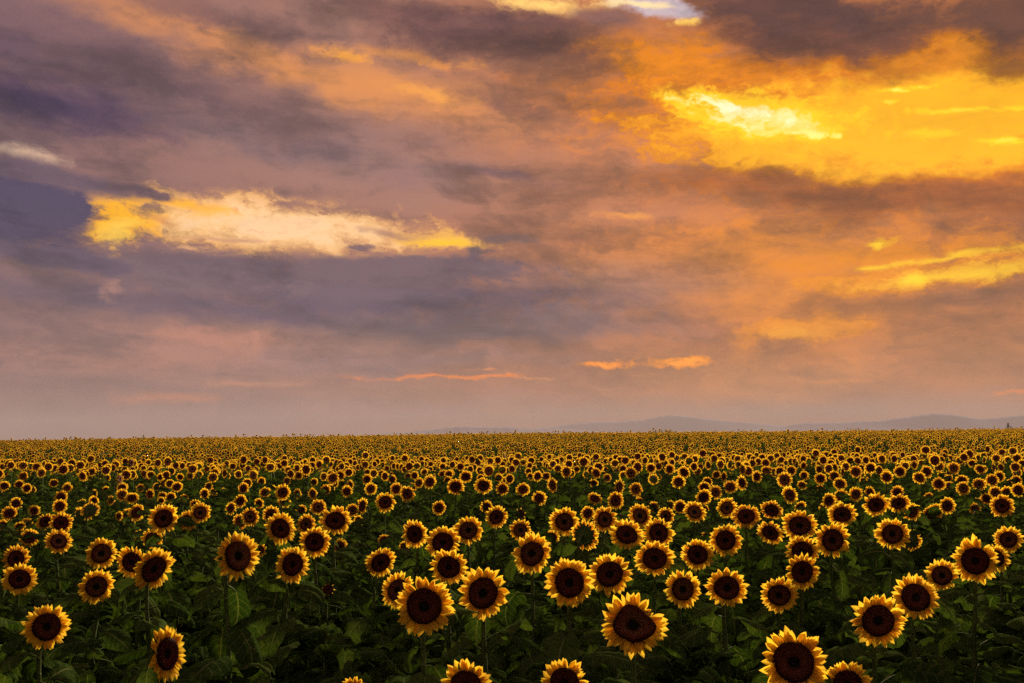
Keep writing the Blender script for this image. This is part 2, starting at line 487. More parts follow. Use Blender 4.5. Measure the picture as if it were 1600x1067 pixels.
def mat_disc():
    mt, b, out = new_mat('disc')
    uv = b.n('ShaderNodeUVMap').outputs[0]               # u: distance from the middle, v: angle
    sep = b.n('ShaderNodeSeparateXYZ'); b.put(sep.inputs[0], uv)
    oi = b.n('ShaderNodeObjectInfo').outputs['Random']
    tc = b.n('ShaderNodeTexCoord').outputs['Object']
    nz = b.noise(tc, 14, 4, 0.65)['Fac']
    r = b.math('ADD', sep.outputs[0], b.math('MULTIPLY', b.math('SUBTRACT', nz, 0.5), 0.22))
    c1 = b.ramp(r, [(0.0, (0.030, 0.028, 0.008, 1)), (0.24, (0.016, 0.008, 0.004, 1)), (0.42, (0.23, 0.052, 0.026, 1)), (0.78, (0.18, 0.038, 0.022, 1)), (0.93, (0.05, 0.013, 0.008, 1)), (1.0, (0.07, 0.02, 0.004, 1))])
    c2 = b.ramp(r, [(0.0, (0.020, 0.024, 0.006, 1)), (0.25, (0.014, 0.012, 0.004, 1)), (0.5, (0.42, 0.17, 0.05, 1)), (0.8, (0.34, 0.09, 0.034, 1)), (0.95, (0.035, 0.009, 0.004, 1)), (1.0, (0.08, 0.022, 0.004, 1))])
    c = b.mix(b.rng(oi, 0.35, 1.0), c1, c2)
    vo = b.n('ShaderNodeTexVoronoi'); b.put(vo.inputs['Vector'], tc); vo.inputs['Scale'].default_value = 46
    bp = b.n('ShaderNodeBump'); bp.inputs['Strength'].default_value = 0.9; bp.inputs['Distance'].default_value = 0.02; bp.invert = True
    b.put(bp.inputs['Height'], vo.outputs['Distance'])
    p = b.n('ShaderNodeBsdfPrincipled')
    b.put(p.inputs['Base Color'], c); p.inputs['Roughness'].default_value = 0.85; p.inputs['Specular IOR Level'].default_value = 0.12
    b.put(p.inputs['Normal'], bp.outputs[0]); b.put(out.inputs[0], p.outputs[0])
    return mt


def mat_leaf(name, dark, light, vein):
    mt, b, out = new_mat(name)
    uv = b.n('ShaderNodeUVMap').outputs[0]
    sep = b.n('ShaderNodeSeparateXYZ'); b.put(sep.inputs[0], uv)
    au = b.math('ABSOLUTE', b.math('MULTIPLY_ADD', sep.outputs[0], 2, -1))
    q = b.math('FRACT', b.math('SUBTRACT', b.math('MULTIPLY', sep.outputs[1], 6.0), b.math('MULTIPLY', au, 1.7)))
    side = b.rng(b.math('ABSOLUTE', b.math('SUBTRACT', q, 0.5)), 0.42, 0.5, 0, 0.75)
    mid = b.rng(au, 0.02, 0.07, 1, 0)
    vn = b.math('MAXIMUM', side, mid)
    tc = b.n('ShaderNodeTexCoord').outputs['Object']
    oi = b.n('ShaderNodeObjectInfo').outputs['Random']
    nz = b.noise(tc, 9, 5, 0.6)['Fac']
    fine = b.noise(tc, 90, 3, 0.6)['Fac']
    c = b.mix(b.rng(b.math('ADD', nz, b.math('MULTIPLY', b.math('SUBTRACT', oi, 0.5), 0.3)), 0.3, 0.72), dark, light)
    c = b.mix(b.math('MULTIPLY', vn, 0.7), c, vein)
    # dry brown blotches
    dry = b.rng(b.noise(tc, 4.2, 4, 0.7)['Fac'], 0.70, 0.76, 0, 0.8)
    c = b.mix(dry, c, (0.085, 0.050, 0.020, 1))
    bp = b.n('ShaderNodeBump'); bp.inputs['Strength'].default_value = 0.6; bp.inputs['Distance'].default_value = 0.006
    b.put(bp.inputs['Height'], b.math('SUBTRACT', b.math('MULTIPLY', fine, 0.5), vn))
    p = b.n('ShaderNodeBsdfDiffuse')
    b.put(p.inputs['Color'], c); p.inputs['Roughness'].default_value = 0.4
    b.put(p.inputs['Normal'], bp.outputs[0])
    tr = b.n('ShaderNodeBsdfTranslucent'); b.put(tr.inputs[0], b.mix(1.0, c, (1.3, 1.35, 0.5, 1), 'MULTIPLY'))
    mx = b.n('ShaderNodeMixShader'); mx.inputs[0].default_value = 0.17
    b.put(mx.inputs[1], p.outputs[0]); b.put(mx.inputs[2], tr.outputs[0]); b.put(out.inputs[0], mx.outputs[0])
    return mt


def mat_plain(name, c1, c2, scale, rough=0.8, bump=0.3, spec=0.2, dist=0.01):
    mt, b, out = new_mat(name)
    tc = b.n('ShaderNodeTexCoord').outputs['Object']
    nz = b.noise(tc, scale, 6, 0.65)['Fac']
    bp = b.n('ShaderNodeBump'); bp.inputs['Strength'].default_value = bump; bp.inputs['Distance'].default_value = dist
    b.put(bp.inputs['Height'], nz)
    p = b.n('ShaderNodeBsdfPrincipled')
    b.put(p.inputs['Base Color'], b.mix(b.rng(nz, 0.3, 0.7), c1, c2)); p.inputs['Roughness'].default_value = rough
    p.inputs['Specular IOR Level'].default_value = spec
    b.put(p.inputs['Normal'], bp.outputs[0]); b.put(out.inputs[0], p.outputs[0])
    return mt


M_PETAL, M_DISC = mat_petal(), mat_disc()
M_LEAF = mat_leaf('leaf', (0.028, 0.060, 0.010, 1), (0.078, 0.122, 0.026, 1), (0.22, 0.25, 0.09, 1))
M_STEM = mat_plain('stem', (0.060, 0.090, 0.020, 1), (0.120, 0.155, 0.042, 1), 30, 0.8, 0.4, 0.04, 0.002)
M_BRACT = mat_plain('bract', (0.040, 0.075, 0.014, 1), (0.10, 0.15, 0.034, 1), 20, 0.7, 0.3, 0.2, 0.002)
M_SOIL = mat_plain('soil', (0.016, 0.011, 0.008, 1), (0.050, 0.034, 0.024, 1), 2.5, 0.95, 0.8, 0.0, 0.05)
M_HILL = mat_plain('hazy_hillside', (0.36, 0.37, 0.46, 1), (0.42, 0.42, 0.50, 1), 0.004, 0.95, 0.0, 0.0)  # part of the distance haze is put into this pale blue base colour
M_BARK = mat_plain('bark', (0.04, 0.03, 0.022, 1), (0.08, 0.06, 0.045, 1), 8, 0.9, 0.5, 0.1)
M_TREE = mat_leaf('tree_leaf', (0.020, 0.032, 0.012, 1), (0.040, 0.056, 0.020, 1), (0.05, 0.06, 0.025, 1))

# ------------------------------------------------------------------ setting: ground, far hills, haze
TY = [-400, 23, 26, 31, 38, 48, 68, 85, 115, 150, 200, 240, 400, 2000, 40000]
TZ = [0, 0, -0.03, -0.22, -0.46, -0.56, -0.13, 0.15, 0.46, 0.58, 0.60, 0.50, -1.0, -8, -8]


def ground_z(x, y):
    return np.interp(y, TY, TZ) + 0.05 * np.sin(np.asarray(x) * 0.11 + np.asarray(y) * 0.05) * np.clip((np.asarray(y) - 20) / 20, 0, 1) + 0.10 * np.sin(np.asarray(x) * 0.043 + 1.7) * np.clip((np.asarray(y) - 60) / 60, 0, 1)


ys = sorted(set([-16000, -4000, -1000, -200, -50, -10, 0] + [i * 0.5 for i in range(2, 60)] + list(np.linspace(30, 260, 93)) + [320, 400, 600, 1000, 2000, 4000, 8000, 16000]))
xs = sorted(set([s * v for s in (-1, 1) for v in [0, 1, 2, 3, 4, 6, 8, 11, 15, 20, 27, 36, 48, 64, 85, 113, 150, 200, 400, 1000, 3000, 8000, 16000]]))
g = Geo()
random.seed(3)
for yy in ys:
    for xx in xs:
        g.v.append((xx, yy, float(ground_z(xx, yy)) + (random.uniform(-0.03, 0.03) if abs(xx) < 30 and 0 < yy < 30 else 0)))
        g.uv.append((0, 0))
g.f = grid_faces(len(xs), len(ys)); g.m = [0] * len(g.f)
o = link('ground', g.mesh('ground', [M_SOIL]), kind='structure')


def eye_row(x):
    return 678 - (x - 800) * 0.01117


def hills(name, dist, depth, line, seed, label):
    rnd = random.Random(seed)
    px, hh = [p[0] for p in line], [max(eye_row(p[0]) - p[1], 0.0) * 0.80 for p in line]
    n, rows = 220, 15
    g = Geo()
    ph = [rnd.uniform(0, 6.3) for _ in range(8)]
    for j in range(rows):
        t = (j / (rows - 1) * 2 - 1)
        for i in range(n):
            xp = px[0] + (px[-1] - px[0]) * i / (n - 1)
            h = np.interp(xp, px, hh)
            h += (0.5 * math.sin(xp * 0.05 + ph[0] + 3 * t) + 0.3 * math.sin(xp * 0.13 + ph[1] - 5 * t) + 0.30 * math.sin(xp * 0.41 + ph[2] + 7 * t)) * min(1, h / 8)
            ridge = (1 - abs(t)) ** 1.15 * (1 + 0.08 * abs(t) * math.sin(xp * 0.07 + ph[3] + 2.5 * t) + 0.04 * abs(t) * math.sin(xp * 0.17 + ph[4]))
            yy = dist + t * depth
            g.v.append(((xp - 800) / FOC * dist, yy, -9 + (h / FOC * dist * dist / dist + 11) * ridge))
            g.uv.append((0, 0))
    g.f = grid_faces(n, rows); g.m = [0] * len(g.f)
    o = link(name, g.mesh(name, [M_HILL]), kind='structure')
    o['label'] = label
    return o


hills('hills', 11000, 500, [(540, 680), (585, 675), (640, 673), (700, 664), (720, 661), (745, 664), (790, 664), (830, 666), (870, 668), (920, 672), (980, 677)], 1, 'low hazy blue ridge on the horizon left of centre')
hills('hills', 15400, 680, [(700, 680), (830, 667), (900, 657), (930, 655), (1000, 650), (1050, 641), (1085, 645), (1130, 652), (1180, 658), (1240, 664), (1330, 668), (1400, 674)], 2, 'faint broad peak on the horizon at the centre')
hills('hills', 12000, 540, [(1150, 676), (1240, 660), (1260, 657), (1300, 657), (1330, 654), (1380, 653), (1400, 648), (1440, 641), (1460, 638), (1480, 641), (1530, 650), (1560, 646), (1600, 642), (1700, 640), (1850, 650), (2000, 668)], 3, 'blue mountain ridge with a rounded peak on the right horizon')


def haze_box():
    g = Geo()
    X, Y0, Y1, Z0, Z1 = 16500, -16500, 16500, -11, 330
    g.add([(x, y, z) for z in (Z0, Z1) for y in (Y0, Y1) for x in (-X, X)], [(0, 2, 3, 1), (4, 5, 7, 6), (0, 1, 5, 4), (2, 6, 7, 3), (0, 4, 6, 2), (1, 3, 7, 5)])
    mt, b, out = new_mat('haze')
    pv = b.n('ShaderNodeVolumePrincipled')
    pv.inputs['Color'].default_value = (0.54, 0.50, 0.54, 1)
    pv.inputs['Density'].default_value = HAZE
    pv.inputs['Anisotropy'].default_value = 0.0
    b.put(out.inputs['Volume'], pv.outputs[0])
    o = link('haze', g.mesh('haze', [mt], smooth=False), kind='stuff')
    tag(o, 'thin evening haze filling the air over the field', 'haze', kind='stuff')


HAZE = 9.0e-5
if HAZE:
    haze_box()

# ------------------------------------------------------------------ petals, heads, leaves, stems (all in units of the head's width where marked)
R_DISC = 0.285
rp = random.Random(21)


def petal_geo(seed, nu=5, nv=7):
    """one petal along +Y, root at the origin, about 0.26 long (head = 1)"""
    rr = random.Random(seed)
    L, W = 0.242 * rr.uniform(0.94, 1.06), 0.052 * rr.uniform(0.9, 1.12)
    curl, twist, cup, bend = rr.uniform(-0.05, 0.07), rr.uniform(-0.5, 0.5), rr.uniform(0.15, 0.5), rr.uniform(-0.02, 0.02)
    vs, uv = [], []
    for j in range(nv):
        v = j / (nv - 1)
        w = W * (0.42 + 0.58 * math.sin(PI * min(v * 0.95 + 0.08, 1)) ** 0.8) * (1 - max(0, (v - 0.68) / 0.32) ** 1.9 * 0.97)
        tw = twist * v * v
        for i in range(nu):
            u = i / (nu - 1) * 2 - 1
            x, z = u * w, cup * w * u * u - 0.35 * w * (1 - abs(u)) * 0.3
            x, z = x * math.cos(tw) - z * math.sin(tw), x * math.sin(tw) + z * math.cos(tw)
            vs.append((x + bend * math.sin(v * PI), v * L, z + curl * v * v * 0.6 - 0.02 * math.sin(v * 3)))
            uv.append((u * 0.5 + 0.5, v))
    g = Geo()
    g.add(vs, grid_faces(nu, nv), 0, uv)
    return g


PETALS = [petal_geo(100 + i) for i in range(8)]
PETALS_LO = [petal_geo(100 + i, 3, 4) for i in range(6)]
PETAL_ME = [p.mesh('petal', [M_PETAL]) for p in PETALS]


def rho(theta, kind):
    """how far the disc's rim is pushed out at an angle"""
    r = 1 + 0.02 * math.sin(2 * theta + 1) + 0.015 * math.sin(3 * theta)
    if kind == 'T':
        d = lambda a: math.exp(-(((theta - math.radians(a) + PI) % (2 * PI) - PI) / 0.36) ** 2)
        r = 0.96 + 0.14 * d(105) + 0.26 * d(-8) - 0.10 * d(45) - 0.16 * d(240) - 0.10 * d(290) + 0.05 * d(180)
    return r


def petal_layout(seed, kind='', long=1.0):
    """(location, euler, scale, variant) of each petal on a head that faces +Z"""
    rr = random.Random(seed)
    out = []
    layers = [(29, 0.000, 0.90), (26, -0.016, 1.05)] if kind != 'W' else [(9, 0.0, 0.8)]
    for n, z, sc in layers:
        n += rr.randint(-1, 2)
        off = rr.uniform(0, 6.3)
        for k in range(n):
            a = off + 2 * PI * k / n + rr.gauss(0, 0.075)
            if rr.random() < 0.03:
                continue
            q = rho(a, kind)
            s = sc * rr.uniform(0.84, 1.10) * long
            if kind == 'P':
                s *= 1 + 0.30 * math.exp(-(((a - PI / 2 + PI) % (2 * PI) - PI) / 0.3) ** 2)
            if kind == 'T' and abs((a - 0.72 + PI) % (2 * PI) - PI) < 0.16:
                s *= 0.6
            r0 = 0.245 * q
            tilt = rr.gauss(0.06, 0.14) + (0.10 if z == 0 else -0.06)
            if rr.random() < 0.06:
                tilt += rr.choice([-0.6, 0.5])
            out.append(((r0 * math.cos(a), r0 * math.sin(a), z + rr.uniform(-0.006, 0.006)), (tilt, rr.gauss(0, 0.28), a - PI / 2 + rr.gauss(0, 0.11)), (s * rr.uniform(0.88, 1.15), s, s), rr.randrange(8)))
    return out


def disc_geo(seg, kind='', rings=((0.02, 0.008), (0.22, 0.010), (0.40, 0.026), (0.62, 0.052), (0.82, 0.058), (0.95, 0.036), (1.02, 0.002), (0.98, -0.03))):
    g = Geo()
    vs, uv = [], []
    for r, z in rings:
        for k in range(seg):
            a = 2 * PI * k / seg
            q = rho(a, kind) * R_DISC * r
            vs.append((q * math.cos(a), q * math.sin(a), z)); uv.append((r, k / seg))
    n = seg
    fs = [(i * n + k, (i + 1) * n + k, (i + 1) * n + (k + 1) % n, i * n + (k + 1) % n) for i in range(len(rings) - 1) for k in range(n)]
    fs.append(tuple(range(n)))
    g.add(vs, fs, 0, uv)
    return g


def florets_geo(count, kind=''):
    """packed florets in the sunflower's spiral, standing on the disc"""
    g = Geo()
    prof = [(0.02, 0.008), (0.22, 0.010), (0.40, 0.026), (0.62, 0.052), (0.82, 0.058), (0.95, 0.036), (1.02, 0.002)]
    for i in range(count):
        rr_ = math.sqrt((i + 0.5) / count)
        a = i * 2.39996
        q = rho(a, kind) * R_DISC * rr_ * 0.985
        z = np.interp(rr_, [p[0] for p in prof], [p[1] for p in prof])
        s = R_DISC * 0.95 / math.sqrt(count) * (0.75 + 0.2 * rr_)
        h = s * (0.6 + 1.2 * (0.45 < rr_ < 0.9)) * rp.uniform(0.7, 1.3)
        x, y = q * math.cos(a), q * math.sin(a)
        ca, sa = math.cos(a), math.sin(a)
        base = [(x + s * (ca * dx - sa * dy), y + s * (sa * dx + ca * dy), z - 0.004) for dx, dy in ((1, 0), (0, 1), (-1, 0), (0, -1))]
        tip = (x + ca * h * 0.4, y + sa * h * 0.4, z + h)
        g.add(base + [tip], [(0, 1, 4), (1, 2, 4), (2, 3, 4), (3, 0, 4)], 0, [(rr_ + rp.uniform(-0.03, 0.03), 0)] * 5)
    return g


def bracts_geo(n=18, lo=False):
    """green cup and pointed bracts behind the head"""
    g = Geo()
    seg = 10 if lo else 20
    rings = [(0.30, -0.012), (0.29, -0.05), (0.20, -0.10), (0.09, -0.13), (0.055, -0.17)]
    vs = [(r * math.cos(2 * PI * k / seg), r * math.sin(2 * PI * k / seg), z) for r, z in rings for k in range(seg)]
    fs = [(i * seg + k, i * seg + (k + 1) % seg, (i + 1) * seg + (k + 1) % seg, (i + 1) * seg + k) for i in range(len(rings) - 1) for k in range(seg)]
    g.add(vs, fs)
    for layer in range(1 if lo else 2):
        for k in range(n):
            a = 2 * PI * (k + 0.5 * layer) / n + rp.gauss(0, 0.06)
            L = rp.uniform(0.10, 0.17) * (1 if layer == 0 else 0.8)
            r0, z0 = (0.27, -0.035) if layer == 0 else (0.20, -0.085)
            vs = []
            for j, (t, w) in enumerate(((0, 0.04), (0.45, 0.042), (0.8, 0.018), (1, 0.002))):
                lift = -0.02 - 0.05 * t * t if layer else -0.01 - 0.03 * t * t
                for u in (-1, 1):
                    rr_ = r0 + L * t
                    vs.append((rr_ * math.cos(a) - u * w * math.sin(a), rr_ * math.sin(a) + u * w * math.cos(a), z0 + lift + rp.uniform(-0.004, 0.004)))
            g.add(vs, [(0, 1, 3, 2), (2, 3, 5, 4), (4, 5, 7, 6)])
    return g


def leaf_geo(seed, nu=9, nv=11, petiole=True):
    """a drooping heart-shaped leaf, blade about 1 long; stalk root at the origin, growing along +Y and up"""
    rr = random.Random(seed)
    g = Geo()
    pl = rr.uniform(0.35, 0.6)
    up = rr.uniform(0.35, 0.9)
    pts = []
    y = z = 0.0
    a = up
    for j in range(5):
        pts.append((0, y, z)); y += pl / 4 * math.cos(a); z += pl / 4 * math.sin(a); a -= 0.10
    if petiole:
        tube(g, pts, [0.026, 0.022, 0.020, 0.019, 0.018], 5 if nu > 5 else 3, 1, cap=False)
    y, z = pts[-1][1], pts[-1][2]
    droop = rr.uniform(0.4, 2.4)
    th = a - rr.uniform(0.1, 0.5)
    fold = rr.uniform(0.10, 0.95)
    roll, rolled = rr.uniform(-0.5, 0.5), rr.uniform(-1.0, 1.0)
    side = rr.uniform(-0.25, 0.25)
    ph, amp, wave = rr.uniform(0, 6.3), rr.uniform(0.03, 0.085), rr.uniform(8, 16)
    W = rr.uniform(0.36, 0.46)
    vs, uv = [], []
    for j in range(nv):
        v = j / (nv - 1)
        w = W * 2.05 * (v + 0.012) ** 0.42 * (1 - v) ** 0.80
        if 0 < j < nv - 1:
            w *= 1 + (0.05 if j % 2 else -0.03)
        nrm = (-math.sin(th), math.cos(th))
        for i in range(nu):
            u = i / (nu - 1) * 2 - 1
            au = abs(u)
            off = fold * au * w * (1 - 0.9 * au) * 1.6 - 0.28 * w * au ** 2.2 + amp * math.sin(wave * v + ph + (1.6 if u > 0 else 0)) * au ** 1.6
            off += 0.012 * math.cos((6.0 * v - 1.7 * au) * 2 * PI) * au * (1 - au)
            back = -0.16 * au ** 1.5 * (1 - v) ** 3
            xx = u * w * math.cos(fold * 0.6)
            tw = roll + rolled * v                      # the blade rolls and twists along its length
            xx, off = xx * math.cos(tw) - off * math.sin(tw), xx * math.sin(tw) + off * math.cos(tw)
            yy = y + back * math.cos(th) + nrm[0] * off
            zz = z + back * math.sin(th) + nrm[1] * off
            vs.append((xx + side * v * v, yy, zz))
            uv.append((u * 0.5 + 0.5, v))
        st = 1.0 / (nv - 1)
        y += st * math.cos(th); z += st * math.sin(th)
        th -= droop * st * (0.5 + v)
    g.add(vs, grid_faces(nu, nv), 0, uv)
    return g


LEAVES = [leaf_geo(300 + i) for i in range(16)]
LEAVES_LO = [leaf_geo(300 + i, 3, 5) for i in range(16)]
LEAF_ME = [l.mesh('leaf', [M_LEAF, M_STEM]) for l in LEAVES]


def stem_pts(seed, h=1.5):
    rr = random.Random(seed)
    ax, ay = rr.uniform(-0.05, 0.05), rr.uniform(-0.02, 0.06)
    return [(0, 0, -0.03), (ax * 0.5, ay * 0.5, h * 0.25), (ax, ay, h * 0.5), (ax * 0.6, ay * 0.6 + 0.01, h * 0.75), (0, 0.035, h - 0.20), (0, 0.038, h - 0.09), (0, 0.022, h - 0.025), (0, -0.012, h + 0.004), (0, -0.045, h + 0.004)]


STEM_R = [0.015, 0.014, 0.013, 0.011, 0.0095, 0.009, 0.009, 0.010, 0.013]
STEM_ME = []
for i in range(5):
    g = Geo(); tube(g, stem_pts(500 + i), STEM_R, 8, 0)
    STEM_ME.append(g.mesh('stem', [M_STEM]))
HEAD_BACK = -0.06


def leaf_spots(seed, h, n=12):
    """(location, yaw, pitch, size, variant): where the leaves leave a stem of height h"""
    rr = random.Random(seed)
    out = []
    a = rr.uniform(0, 6.3)
    for k in range(n):
        t = k / (n - 1)
        zz = h * (0.52 + 0.47 * t) + rr.uniform(-0.02, 0.02) - 0.03
        a += 2.4 + rr.uniform(-0.3, 0.3)
        size = (0.235 - 0.095 * t ** 2.0) * rr.uniform(0.65, 1.25)
        aa = a
        if t > 0.7:                    # the upper leaves keep clear of the face of the head
            aa = PI / 2 + ((a - PI / 2 + PI) % (2 * PI) - PI) * 0.72
        out.append(((0.0, 0.02, zz), aa - PI / 2, rr.gauss(-0.05, 0.4), size, rr.randrange(16)))
    return out


# shared meshes of the flower parts
DISC_ME = {k: disc_geo(40, k).mesh('flower_head', [M_DISC]) for k in ('', 'T')}
FLOR_ME = {k: florets_geo(420, k).mesh('florets', [M_DISC], smooth=False) for k in ('', 'T')}
BRACT_ME = [bracts_geo().mesh('bracts', [M_BRACT]) for _ in range(2)]


def ring_geo(seed, kind='', lo=False):
    g = Geo()
    for loc, rot, s, k in petal_layout(seed, kind, 0.92 if lo else 1.0):
        src = PETALS_LO[k % 6] if lo else PETALS[k]
        g.join(src, TRS(loc, rot, s))
    return g


RING_ME = {('', i): ring_geo(700 + i).mesh('petal_ring', [M_PETAL]) for i in range(7)}
RING_ME[('W', 0)] = ring_geo(720, 'W').mesh('petal_ring', [M_PETAL])


def foliage_geo(seed, h, n, lo=False, stem=False, sides=5):
    g = Geo()
    for loc, yaw, pit, s, k in leaf_spots(seed, h, n):
        g.join((LEAVES_LO if lo else LEAVES)[k], TRS(loc, (pit, 0, yaw), s), None)
    if stem:
        q = stem_pts(seed, h)[:5] if sides > 3 else stem_pts(seed, h)[:7]
        tube(g, q, (STEM_R[:3] + [0.010, 0.004]) if sides > 3 else STEM_R[:7], sides, 1)
    return g


FOLI_ME = [foliage_geo(800 + i, 1.5, 11, lo=False).mesh('foliage', [M_LEAF, M_STEM]) for i in range(6)]

